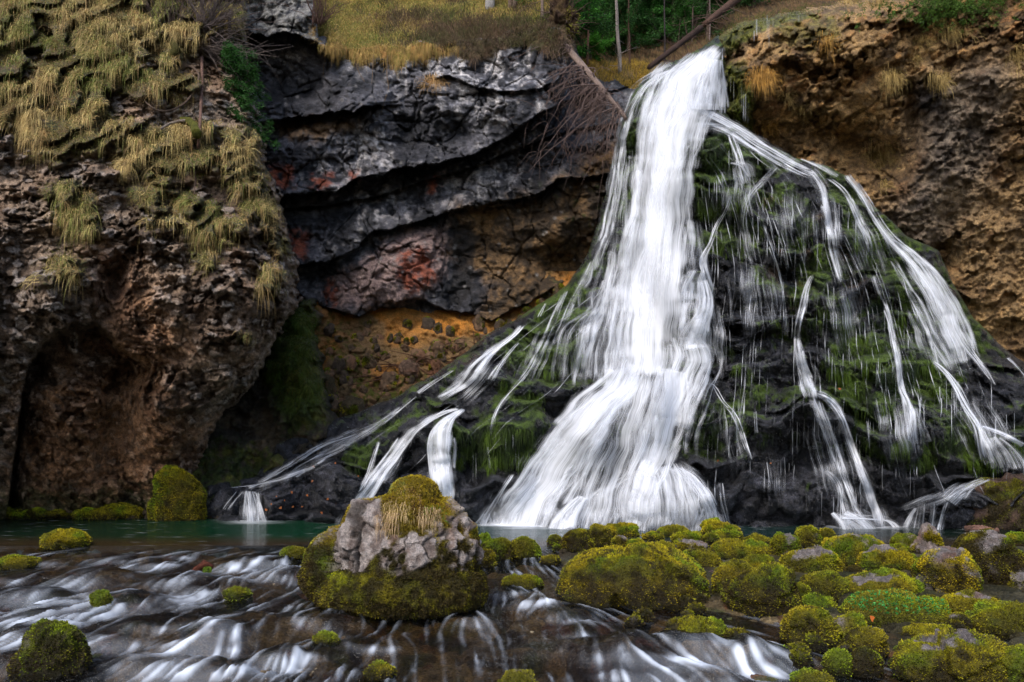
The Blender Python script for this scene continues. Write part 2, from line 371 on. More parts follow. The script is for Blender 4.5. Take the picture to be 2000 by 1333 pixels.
LC.D = D
P = LC.p(D); v1 = fbm(P * 0.8, 4, 60); v2 = fbm(P * 5, 4, 61); v3 = fbm(P * 0.45, 3, 67)
col = mix(C(.12, .078, .050), C(.41, .30, .215), ss(-0.35, 0.45, v1 + 0.5 * (gid - .5)))
col = mix(col, C(.38, .33, .30), ss(0.78, 0.9, gid) * 0.7)
brown = np.clip(pm(X, Y, [(190, 470), (260, 500), (330, 680), (400, 900), (300, 1010), (20, 1010), (60, 760), (200, 690)], 60, v1 * 60) + 0.4 * ss(0, .5, v3), 0, 1)
col = mix(col, col * C(1.15, .78, .48), brown * 0.85)
col = mix(col, C(.16, .085, .05), 0.8 * pm(X, Y, [(190, 500), (230, 510), (290, 640), (330, 690), (260, 680), (200, 600)], 25, v2 * 20))
col = mix(col, C(.40, .39, .38), 0.6 * pm(X, Y, [(285, 160), (370, 170), (400, 230), (370, 240), (290, 235)], 10, v2 * 20) * ss(-.1, .3, v2))
col = mix(col, C(.03, .028, .024), 0.55 * ss(0.12, .4, fbm(P * 2.6, 4, 88))); col = mix(col, C(.022, .018, .015), .75 * ss(.80, .95, ridged(P * np.array([1.6, 1.6, 2.2]), 3, 89)))
col = mix(col, C(.05, .06, .012), ss(930, 1000, Y + v2 * 60) * 0.85)
col = mix(col, mix(C(.10, .07, .03), C(.055, .06, .014), ss(-.2, .3, v2)), lcg * 0.9)
wetl = np.clip(0.25 + v1 * 0.4, 0, .6) * (1 - lcg)
keep = (t > -9)
tag(LC.build("cliff", M_rock, col, keep, wetl), "rough overhanging rock cliff on the left with straw grass draped over it and a dark cave at its foot", "cliff", kind="structure")
LCg, LCt, LCfr = lcg, t, fr

# ---- gully: mossy dark rock behind the left cliff's foot, down to the pool
GU = Relief(230, 800, 520, 1050, 2.5)
X, Y = GU.X, GU.Y
D = lin(Y, [(520, 21.4), (600, 20.6), (750, 19.3), (850, 18.6), (950, 17.9), (1020, 17.45), (1050, 17.4)])
D = D + 0.7 * blob(X, Y, 480, 780, 60, 60) - 1.0 * blob(X, Y, 585, 700, 45, 110, -0.15)
P0 = GU.p(D); f1, f2, cid = worley(P0 * 1.7, 5); g1, g2, gid = worley(P0 * 5, 8)
D = D - 0.5 * ridged(P0 * 1.2, 5, 3) - 0.35 * (cid - .5) - 0.15 * (gid - .5)
tg = lin(Y, [(520, 570), (590, 612), (660, 622), (720, 632), (800, 650), (840, 700), (870, 900)]) - X + fbm(P0 * 2, 4, 9) * 26
q = np.clip(1 - tg / 70, 0, 1); D = D + 1.0 * (1 - np.sqrt(np.clip(1 - q * q, 0, 1))) + np.where(tg < 0, -tg * .3, 0) + 2.5 * ss(600, 570, Y + noise(P0 * 2, 4) * 12)
GU.D = D; P = GU.p(D); v = fbm(P * 1.6, 4, 5); v2 = fbm(P * 7, 3, 6)
col = mix(C(.035, .028, .02), C(.10, .07, .04), ss(-.2, .5, v)); 
mo = ss(-.25, .25, v2 + pm(X, Y, [(540, 590), (610, 590), (640, 830), (560, 850), (520, 720)], 30) * 1.0 + 0.7 * pm(X, Y, [(300, 850), (560, 880), (560, 960), (330, 1010)], 30) - 0.5)
col = mix(col, mix(C(.035, .055, .006), C(.09, .10, .012), ss(-.1, .4, v)), mo * .9)
tag(GU.build("rock_bank", M_rock, col, tg > -14, 0.5 * (1 - mo)), "dark mossy rock hollow between the left cliff and the thin cascades", "rock bank", kind="structure")

# ---- middle cliff: dark banded limestone with deep bedding cracks
MC = Relief(400, 1330, -60, 690, 2.2)
X, Y = MC.X, MC.Y
C0 = [(400, 40), (470, 62), (520, 74), (560, 60), (600, 76), (625, 92), (680, 100)]
C1 = [(400, 262), (480, 244), (560, 232), (640, 227), (720, 212), (800, 205)]
C1b = [(800, 160), (870, 150), (930, 168), (985, 181), (1050, 174), (1080, 162), (1125, 125), (1200, 110)]
C2 = [(400, 400), (530, 386), (600, 380), (660, 372), (700, 345), (760, 333), (850, 320), (930, 300), (1000, 262), (1060, 215), (1130, 185), (1250, 170)]
C3 = [(400, 430), (545, 408), (640, 402), (740, 382), (830, 352), (930, 325), (1010, 290), (1090, 262), (1200, 240)]
C4 = [(400, 560), (570, 526), (640, 512), (700, 486), (725, 455), (800, 442), (880, 412), (960, 396), (1050, 378), (1090, 352), (1300, 330)]
C5 = [(400, 560), (580, 565), (620, 598), (700, 612), (760, 596), (800, 578), (860, 602), (960, 628), (1010, 602), (1060, 572), (1100, 556), (1330, 540)]
D = 22.6 + 0 * X
P0 = MC.p(D); wy = fbm(P0 * 0.8, 4, 7) * 16 + noise(P0 * 3, 9) * 4
Yw = Y + wy
cfade = lambda a, b: ss(a, a + 60, X) * ss(b, b - 60, X)
D = D + under(Yw - lin(X, C0), 0.9, 0.35, 90, 14) * ss(690, 620, X)
D = D + under(Yw - lin(X, C1), 0.7, 0.5, 60, 10) * ss(800, 700, X)
D = D + under(Y + wy * .7 - lin(X, C1b), 0.45, 0.15, 40, 10) * ss(820, 880, X) * ss(1180, 1100, X)
s2 = Y + wy * .8 - lin(X, C2); D = D + under(s2, 1.0, 0.55, 150, 24)
s3 = Y + wy * .3 - lin(X, C3); D = D + under(s3, 0.25, 0.4, 22, 12)
s4 = Y + wy * .7 - lin(X, C4); D = D + under(s4, 0.55, 0.3, 80, 14)
s5 = Yw - lin(X, C5); D = D + under(s5, 0.3, 0.4, 60, 200)
D = D - 0.9 * blob(X, Y, 770, 520, 110, 60, -0.5) + 0.5 * blob(X, Y, 890, 520, 40, 70) - 0.4 * blob(X, Y, 920, 590, 40, 30)
D = D + 0.8 * blob(X, Y, 560, 160, 90, 35, 0.3) - 0.5 * blob(X, Y, 700, 190, 60, 50) + 0.5 * blob(X, Y, 790, 260, 25, 40) - 0.5 * blob(X, Y, 860, 200, 70, 40)
D = D - 0.5 * blob(X, Y, 1000, 210, 80, 40) + 1.8 * blob(X, Y, 1150, 190, 40, 60) - 0.8 * blob(X, Y, 1130, 420, 60, 90) + 1.2 * blob(X, Y, 1090, 520, 50, 40) + .6 * ss(1090, 1130, X)
bx, by, bid = worley(P0 * np.array([0.7, 0.7, 1.0]) + 0.4 * fbm(P0, 3, 2)[:, None], 14)
f1, f2, cid = worley(P0 * np.array([2.0, 2.0, 2.6]) + 0.35 * fbm(P0 * 2, 3, 12)[:, None], 5); g1, g2, gid = worley(P0 * 6.2, 8)
rr = ss(1020, 1150, X) * ss(300, 380, Y)      # the rougher tufa at the right end
q1_, q2_, _i = worley(P0 * np.array([.9, .9, .55]) + .25 * fbm(P0 * 1.5, 3, 92)[:, None], 93); D = D + .16 * ss(.05, 0, q2_ - q1_) + .06 * ss(.06, 0, by - bx) - .07 * (ridged(P0 * np.array([2, 2, 3.2]), 4, 94) - .5) - 0.28 * (bid - .5) - 0.3 * np.clip(0.8 - bx, 0, 1) - .25 * fbm(P0 * 1.3, 3, 81) - (0.04 + .25 * rr) * (cid - .5) - 0.40 * ridged(P0 * np.array([.55, .55, .8]), 6, 50, 0.48) - 0.03 * (gid - .5) - .08 * ridged(P0 * np.array([3, 3, 6]), 4, 51)
topl = lin(X, [(400, -100), (600, -60), (622, 80), (700, 96), (800, 92), (900, 84), (1000, 66), (1060, 58), (1095, 60), (1115, 100), (1150, 170), (1250, 190), (1330, 200)]) + noise(P0 * 2.4, 77) * 10
D = D + np.where(Y < topl, (topl - Y) * 0.25, 0)
MC.D = D; P = MC.p(D)
v1 = fbm(P * 0.7, 4, 60); v2 = fbm(P * 4.5, 4, 61); vs = fbm(P * np.array([3.2, 3.2, 0.35]), 4, 70); vs2 = fbm(P * np.array([9, 9, 0.8]), 3, 71)
col = mix(C(.018, .019, .025), C(.125, .122, .138), ss(-.3, .45, v1 + .5 * v2))
wh = 0.95 * pm(X, Y, [(815, 100), (870, 85), (960, 90), (1020, 120), (1075, 150), (1070, 185), (960, 190), (880, 165), (810, 150)], 25, vs * 60)
wh = np.maximum(wh, .8 * pm(X, Y, [(755, 95), (800, 110), (800, 175), (765, 175)], 14, vs * 40))
wh = np.maximum(wh, .8 * pm(X, Y, [(650, 255), (690, 250), (760, 250), (755, 320), (700, 360), (650, 375), (610, 370), (640, 300)], 20, v2 * 40 + vs * 20))
wh = np.maximum(wh, .5 * pm(X, Y, [(500, 80), (700, 110), (760, 150), (700, 150), (600, 125), (500, 130)], 20, v2 * 30))
wh = np.maximum(wh, .6 * pm(X, Y, [(850, 180), (960, 190), (1000, 240), (880, 240)], 20, v2 * 40 + vs * 40))
wh = np.maximum(wh, .55 * pm(X, Y, [(740, 345), (800, 350), (900, 330), (1010, 290), (1020, 370), (980, 385), (830, 400), (760, 420), (700, 480), (640, 500)], 25, v1 * 50 + vs * 60))
col = mix(col, mix(C(.26, .265, .31), C(.66, .62, .61), ss(-.2, .4, vs)), wh * ss(-.25, .35, vs + v2 * .8))
col = mix(col, C(.30, .29, .27), 0.9 * pm(X, Y, [(400, -60), (600, -60), (625, 10), (615, 80), (560, 65), (520, 70), (430, 45)], 12, v2 * 20) * ss(-.4, .15, v2))
col = mix(col, C(.33, .30, .27), 0.85 * pm(X, Y, [(450, 150), (500, 150), (500, 190), (480, 240), (450, 240)], 8, v2 * 20) * ss(-.3, .1, v2))
pk = pm(X, Y, [(640, 545), (700, 520), (790, 450), (860, 440), (880, 480), (860, 550), (820, 580), (740, 600), (650, 600)], 14, v2 * 26 + v1 * 15)
col = mix(col, mix(C(.22, .15, .14), C(.36, .25, .22), ss(-.3, .3, v2)), pk * .9)
rd = np.maximum.reduce([pm(X, Y, p_, 9, v2 * 26) for p_ in ([(785, 490), (835, 490), (855, 540), (800, 575), (775, 540)], [(605, 350), (650, 340), (640, 368), (605, 368)], [(535, 325), (570, 330), (565, 365), (530, 360)], [(565, 450), (600, 460), (595, 510), (570, 500)], [(690, 340), (705, 335), (700, 352), (690, 352)], [(840, 350), (858, 345), (850, 375), (838, 375)], [(640, 545), (660, 560), (650, 600), (635, 580)])])
col = mix(col, C(.30, .075, .035), rd * ss(-.35, .1, v2 + .1) * .9)
oc = np.maximum(pm(X, Y, [(900, 410), (1090, 365), (1180, 300), (1330, 250), (1330, 690), (900, 690), (960, 560), (880, 480)], 26, v1 * 60 + v2 * 20), .8 * pm(X, Y, [(540, 240), (700, 232), (700, 248), (620, 275), (545, 270)], 10, vs * 30))
oc2 = ss(-.3, .35, v1 + .5 * v2); col = mix(col, mix(C(.055, .036, .02), C(.24, .135, .05), oc2), oc * .92)
col = mix(col, C(.02, .018, .018), .85 * pm(X, Y, [(890, 430), (930, 440), (940, 560), (900, 600), (870, 570)], 14, vs * 40) + .85 * pm(X, Y, [(1045, 300), (1060, 290), (1065, 370), (1045, 375)], 8, vs * 20))
col = mix(col, C(.07, .10, .015), ss(.25, .5, fbm(P * 3, 4, 90)) * rr * .8)
col = mix(col, C(.30, .28, .27), (ss(.86, .93, gid) * ss(.45, .2, g1)) * .7)
keep = (Y > topl - 22); topl_mc = topl
wetm = np.clip(.55 + v1 * .6, .1, 1) * (1 - .7 * oc) * (1 - .6 * wh)
tag(MC.build("cliff", M_rock, col, keep, wetm), "tall dark blue-grey cliff of tilted beds with white streaks and rusty patches behind the pool", "cliff", kind="structure")

# ---- turf slope above the middle cliff and the forest floor behind the falls
ME = Relief(400, 2200, -140, 260, 3)
X, Y = ME.X, ME.Y
edge = lin(X, [(400, 60), (600, 60), (640, 86), (700, 98), (800, 96), (900, 86), (1000, 68), (1060, 60), (1100, 70), (1130, 150), (1200, 200), (1300, 170), (1420, 110), (1560, 60), (1700, 40), (2200, -20)])
D = np.minimum(MC.sample(X, edge + 10), 23.2) + .25 + np.clip(edge - Y, 0, 400) * 0.055 + ss(1090, 1135, X) * 4.5
P0 = ME.p(D)
D = D + fbm(P0 * 0.5, 3, 5) * .5 - .16 * np.abs(noise(P0 * np.array([1.3, .5, 1.3]), 55)) * (X < 1120) - 1.3 * blob(X, Y, 1235, 150, 38, 26) - 1.0 * blob(X, Y, 1165, 150, 18, 34, -.3) + 0.05 * fbm(P0 * 3, 3, 9)
D = np.where((X < 640) & (Y > 20), np.maximum(D, 24), D)
ME.D = D; P = ME.p(D); v = fbm(P * .8, 4, 3); v2 = fbm(P * 5, 3, 4)
col = mix(C(.28, .20, .055), C(.15, .15, .03), ss(-.2, .3, v))
fo = ss(1080, 1130, X); col = mix(col, mix(C(.07, .05, .03), C(.17, .10, .05), ss(-.3, .3, v2)), fo)
hum = np.clip(blob(X, Y, 1235, 145, 50, 26) * 1.3 + blob(X, Y, 1165, 150, 24, 40, -.3), 0, 1)
col = mix(col, C(.30, .19, .03), ss(.25, .5, hum + v2 * .2))
hp = ss(.05, .35, fbm(P * np.array([1.2, .8, 1.2]), 4, 41)) * (X > 700) * (X < 1120)
heath = np.maximum(.85 * hp, pm(X, Y, [(860, 40), (1000, 45), (1100, 50), (1120, 110), (1060, 110), (900, 110), (790, 80)], 14, v2 * 20))
col = mix(col, C(.10, .065, .04), heath * .8)
MEh = heath
tag(ME.build("hillside", M_soil, col, (Y < edge + 14) | (X > 1128)), "turf and woodland slope rising behind the cliff top", "hillside", kind="structure")

# ---- orange scree slope between the middle cliff and the falls
SC = Relief(540, 1180, 530, 880, 2.5)
X, Y = SC.X, SC.Y
top = lin(X, [(540, 560), (600, 580), (700, 590), (760, 590), (860, 600), (960, 615), (1060, 570), (1120, 540), (1180, 520)])
D = 22.6 - np.clip(Y - top, -40, 400) * 0.0125
P0 = SC.p(D); f1, f2, cid = worley(P0 * 2.6, 5); g1, g2, gid = worley(P0 * 8, 8)
br = np.clip(ss(690, 770, Y + X * 0.05 - 40) + pm(X, Y, [(540, 560), (680, 590), (720, 700), (680, 800), (560, 800)], 30) * .6, 0, 1)
D = D - 0.5 * fbm(P0 * .9, 4, 3) - .16 * ridged(P0 * 1.6, 5, 17) - (0.10 + 0.5 * br) * (cid - .5) * (cid > .45) - 0.10 * (gid - .5) - .12 * br * ridged(P0 * 3, 3, 7)
SC.D = D; P = SC.p(D); v = fbm(P * 1.2, 4, 5); v2 = fbm(P * 6, 4, 6)
col = mix(C(.48, .23, .07), C(.66, .27, .05), ss(-.3, .3, v))
col = mix(col, C(.17, .13, .075), .8 * ss(0, .4, fbm(P * .6, 3, 40) + .15))
col = mix(col, mix(C(.05, .035, .025), C(.24, .13, .07), cid), np.clip(br * .85 + .5 * ss(.3, .5, fbm(P * 3, 3, 77)), 0, .9))
col = mix(col, C(.07, .085, .012), ss(.1, .4, v2 + .3 * br) * (.3 + .6 * br))
col = mix(col, C(.33, .15, .04), .9 * pm(X, Y, [(625, 700), (650, 740), (665, 790), (640, 800), (620, 750)], 10, v2 * 10))
tag(SC.build("scree_slope", M_soil, col, np.ones(len(X), bool)), "orange earth and rubble slope under the dark cliff beside the falls", "scree slope", kind="structure")

# ---- right cliff: ochre tufa wall
RC = Relief(1385, 2520, -60, 1010, 2.4)
X, Y = RC.X, RC.Y
D = lin(X, [(1385, 21.6), (1600, 21.0), (1800, 20.2), (2000, 19.2), (2160, 18.2), (2520, 15.5)]) + lin(Y, [(-60, -.3), (150, -.5), (300, 0), (500, .35), (700, .7), (800, .8)])
P0 = RC.p(D); wob = fbm(P0 * 1.4, 4, 3) * 14
D = D - 0.8 * blob(X, Y, 1640, 80, 160, 80) + 0.9 * blob(X, Y, 1500, 290, 60, 60) + 1.0 * blob(X, Y, 1700, 300, 120, 40, .3) - 0.6 * blob(X, Y, 1820, 330, 70, 60) - .5 * blob(X, Y, 1480, 160, 50, 60) + .7 * blob(X, Y, 1840, 500, 40, 30) + 0.5 * blob(X, Y, 1780, 210, 14, 70)
topl = lin(X, [(1385, 110), (1408, 78), (1440, 52), (1500, 42), (1560, 28), (1640, 14), (1700, 6), (1780, -4), (1850, -30), (2160, -70), (2520, -90)]) + noise(P0 * 3, 77) * 5
tl = np.minimum((X - 1409 + wob * .5), (Y - topl) * 1.0)
q = np.clip(1 - tl / 40, 0, 1)
D = D + .8 * (1 - np.sqrt(np.clip(1 - q * q, 0, 1))) + np.where(tl < 0, -tl * .5, 0)
Pw = P0 @ np.array([[1, 0, .25], [0, 1, 0], [-.35, 0, 1]]).T
f1, f2, cid = worley(Pw * np.array([1.6, 1.6, 1.9]) + .3 * fbm(P0 * 2, 3, 12)[:, None], 5); g1, g2, gid = worley(Pw * np.array([5, 5, 6]), 8); k1, k2, kid = worley(Pw * np.array([11, 11, 15]), 28)
calm = pm(X, Y, [(1880, 150), (2160, 100), (2160, 800), (1900, 700), (1850, 500), (1700, 480), (1650, 330)], 70, wob * 3)
am = (1 - .45 * calm) * (.35 + 1.1 * ss(-.3, .35, fbm(P0 * .9, 3, 99)))
D = D - am * (.5 * (cid - .5) + .24 * (gid - .5) + .10 * (.6 - g1) + .06 * (kid - .5)) - .27 * ridged(P0 * np.array([.8, .8, 1.0]), 5, 52) - .07 * ridged(P0 * 5, 4, 59) * (.6 + calm)
RC.D = D; P = RC.p(D); v1 = fbm(P * .6, 4, 60); v2 = fbm(P * 4, 4, 61); v3 = fbm(P * 1.6, 3, 62)
col = mix(C(.13, .075, .032), C(.44, .27, .11), ss(-.35, .4, v1 + .5 * v2 + .3 * (gid - .5)))
col = mix(col, C(.40, .20, .06), ss(.8, .92, gid) * (1 - calm) * .7)
col = mix(col, C(.33, .14, .045), .5 * ss(.2, .5, v3) * (1 - .5 * calm))
gr = pm(X, Y, [(1790, 190), (1960, 100), (1960, 300), (1870, 440), (1800, 520), (1700, 480), (1780, 330)], 50, v1 * 80)
col = mix(col, mix(C(.07, .06, .055), C(.19, .165, .14), ss(-.3, .3, v2)), gr * .75)
col = mix(col, C(.30, .20, .10), .6 * pm(X, Y, [(1850, 380), (2160, 300), (2160, 700), (1950, 640), (1860, 500)], 50, v1 * 60) * ss(-.4, .3, v2))
col = mix(col, C(.05, .045, .05), .8 * pm(X, Y, [(1790, 165), (1840, 160), (1840, 220), (1790, 220)], 10, v2 * 20))
mt = np.clip(pm(X, Y, [(1400, 70), (1450, 40), (1560, 20), (1600, 30), (1500, 55), (1470, 75), (1420, 110)], 8, v2 * 14) + pm(X, Y, [(1405, 120), (1460, 130), (1475, 180), (1470, 260), (1500, 300), (1430, 270), (1408, 180)], 10, v2 * 20) + .7 * pm(X, Y, [(1500, 40), (1640, 30), (1640, 90), (1520, 90)], 20, v2 * 30), 0, 1)
col = mix(col, mix(C(.05, .07, .008), C(.16, .18, .015), ss(-.1, .4, v2)), mt * .85)
col = mix(col, C(.022, .018, .015), .5 * ss(.15, .45, fbm(P * 2.8, 4, 88)))
tag(RC.build("cliff", M_rock, col, (tl > -9), .15 + .3 * mt), "ochre and grey crumbling tufa wall rising to the right of the falls", "cliff", kind="structure")

# ---- the tufa cone the waterfall runs over
CO = Relief(380, 2420, 60, 1060, 2.3)
X, Y = CO.X, CO.Y
OUT = [(1402, 78), (1375, 102), (1320, 124), (1262, 158), (1228, 205), (1203, 300), (1183, 400), (1150, 500), (1112, 558), (1040, 608), (960, 655), (870, 718), (780, 775), (700, 806), (620, 838), (540, 868), (500, 930), (405, 950), (392, 1090), (2500, 1090), (2500, 800), (2010, 722), (1960, 680), (1900, 622), (1860, 552), (1828, 492), (1765, 455), (1700, 398), (1655, 345), (1615, 325), (1535, 300), (1460, 262), (1425, 232), (1418, 120), (1420, 80)]
D = lin(Y, [(60, 20.9), (100, 20.7), (200, 20.1), (400, 19.2), (560, 18.5), (740, 17.7), (790, 17.0), (1000, 16.25), (1060, 16.2)])
D = D + lin(X, [(380, 1.5), (650, 1.0), (900, .35), (1150, 0), (1400, -.1), (1700, -.5), (2000, -1.0), (2160, -1.1)]) * ss(350, 900, Y)
P0 = CO.p(D)
w1 = fbm(P0 * 1.1, 4, 3)
tt = sdpoly(X, Y, OUT) + w1 * 7
q = np.clip(1 - tt / 190, 0, 1)
D = D + 1.5 * (1 - np.sqrt(np.clip(1 - q * q, 0, 1))) * ss(1010, 850, Y) + np.where(tt < 0, -tt * .6, 0)
# scalloped ledges: lens-shaped mounds, flat on top and undercut below
hz = P0[:, 2] + .55 * fbm(P0 * np.array([.55, .55, .25]), 3, 71) * 1.6 + .12 * noise(P0 * 2.2, 72)
def scal(per, seed, sh=.78):
    c = noise(np.stack([P0[:, 0] * .5 / per, hz * 0 + seed * 3.3, np.floor(hz / per) * 1.7], -1), seed)
    h = hz / per + c * .5; fr = h - np.floor(h)             # fr grows upward through one step
    return np.where(fr < sh, fr / sh, (1 - fr) / (1 - sh)), np.floor(h)
a1, i1 = scal(1.15, 5); a2, i2 = scal(.42, 9)
f1, f2, cid = worley(np.stack([P0[:, 0] * .9, P0[:, 1] * .3, hz * 1.0], -1), 5)
g1, g2, gid = worley(np.stack([P0[:, 0] * 2.3, P0[:, 1] * .6, hz * 2.4], -1), 8)
D = D - (.66 * a1 * (.5 + .9 * ss(.2, .8, cid)) + .20 * a2 + .45 * np.sqrt(np.clip(1 - (f1 / .8) ** 2, 0, 1)) + .16 * np.sqrt(np.clip(1 - (g1 / .75) ** 2, 0, 1)) - .5)
def dome(cx, cy, rx, ry, h):
    global D
    r2 = ((X - cx) / rx) ** 2 + ((Y - cy) / np.where(Y < cy, ry, ry * 2.2)) ** 2
    D = D - h * np.sqrt(np.clip(1 - r2, 0, 1))
for d_ in [(1310, 985, 90, 72, .75), (1140, 1000, 80, 60, .5), (1450, 960, 120, 60, .5), (1210, 800, 110, 50, .8), (1320, 745, 70, 40, .5), (1346, 580, 45, 42, .5), (1390, 800, 50, 60, .4), (1590, 790, 90, 40, .6),
           (1470, 560, 70, 45, .7), (1440, 300, 70, 50, .6), (1530, 400, 90, 60, .7), (1640, 460, 60, 70, .5), (1610, 590, 50, 60, .5), (1700, 700, 90, 50, .6), (1760, 800, 70, 50, .4), (1500, 700, 90, 40, .5), (1480, 860, 70, 50, .4), (1640, 950, 70, 50, .5), (1810, 880, 80, 60, .4), (1860, 1010, 80, 50, .7), (1690, 1020, 60, 14, .4),
           (860, 850, 60, 50, .6), (1000, 840, 90, 60, .5), (900, 960, 70, 60, .3), (700, 920, 100, 60, .4), (500, 990, 90, 45, .3), (1240, 170, 60, 60, .4), (1340, 260, 90, 90, .3), (980, 720, 70, 40, .3), (590, 985, 80, 40, .3)]: dome(*d_)
D = D - .22 * ridged(P0 * np.array([1.9, 1.9, 1.6]), 6, 52, .6) - .06 * fbm(P0 * 8, 3, 56) - .05 * np.abs(noise(P0 * np.array([11, 11, 2.0]), 57))
CO.D = D; CO.Dw = CO.smooth_min(14); _d = CO.D; CO.D = CO.Dw
def boxv(G, r):
    c = np.cumsum(np.pad(G, ((r + 1, r), (0, 0)), mode='edge'), 0); return (c[2 * r + 1:] - c[:-2 * r - 1]) / (2 * r + 1)
def minv(G, r):
    o = G.copy()
    for k in range(1, r + 1):
        o[k:] = np.minimum(o[k:], G[:-k]); o[:-k] = np.minimum(o[:-k], G[k:])
    return o
_r = _d.reshape(CO.nr, CO.nc); CO.Dw = np.minimum(CO.Dw, boxv(boxv(minv(minv(_r, 3).T, 2).T, 2).T, 1).T.ravel())
_g = minv(minv(_r, 13).T, 5).T
for _k in range(3): _g = boxv(_g, 11)
for _k in range(2): _g = boxv(_g.T, 5).T
CO.Dv = _g.ravel(); CO.D = _d; P = CO.p(D)
v1 = fbm(P * .9, 4, 60); v2 = fbm(P * 4, 4, 61); vs = fbm(P * np.array([7, 7, 1.2]), 4, 70)
nrm = CO.normal(); up = nrm[:, 2]
mossm = ss(-.12, .22, v1 + .45 * v2 + .3 * vs + .20 * ss(1000, 500, Y) - .24 + .9 * np.clip(
    pm(X, Y, [(1240, 170), (1270, 155), (1250, 260), (1225, 420), (1210, 420), (1215, 260)], 6) + pm(X, Y, [(1360, 270), (1450, 255), (1480, 330), (1460, 400), (1430, 460), (1370, 420), (1350, 330)], 14) * .6 + .5 * pm(X, Y, [(1600, 300), (1640, 320), (1700, 420), (1860, 560), (1960, 690), (1850, 700), (1650, 450)], 20)
    + .5 * pm(X, Y, [(660, 860), (800, 860), (760, 930), (680, 930)], 12) + .55 * pm(X, Y, [(920, 800), (1060, 770), (1040, 900), (940, 920)], 20) + .5 * pm(X, Y, [(1060, 580), (1110, 560), (1150, 620), (1080, 740), (1000, 700)], 20) + .4 * pm(X, Y, [(1600, 600), (1800, 600), (1900, 900), (1700, 930)], 40), 0, 1) - .55 * ss(880, 1000, Y) - .35 * pm(X, Y, [(400, 900), (660, 900), (640, 1030), (400, 1030)], 30))
col = mix(C(.008, .009, .012), C(.06, .06, .073), ss(-.3, .4, v2 + .5 * v1))
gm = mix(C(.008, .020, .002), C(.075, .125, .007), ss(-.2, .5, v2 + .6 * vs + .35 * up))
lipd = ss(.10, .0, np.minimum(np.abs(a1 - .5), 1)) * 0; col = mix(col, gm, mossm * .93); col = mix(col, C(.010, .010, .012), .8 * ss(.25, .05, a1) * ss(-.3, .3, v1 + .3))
col = mix(col, C(.10, .055, .02), .6 * ss(.1, .45, fbm(P * 1.7, 3, 95)) * pm(X, Y, [(1480, 340), (1640, 360), (1700, 600), (1560, 640), (1470, 480)], 40))
col = mix(col, C(.16, .07, .03), ss(.55, .75, fbm(P * 9, 2, 97)) * pm(X, Y, [(520, 950), (700, 960), (690, 1030), (520, 1030)], 20) * .9)
keep = tt > -8; mossm_co, tt_co = mossm, tt
tag(CO.build("waterfall_rock", M_cone, col, keep, np.clip(1 - .75 * mossm, 0, 1)), "broad dark cone of mossy tufa ledges that the falls pour over", "rock mound", kind="structure")
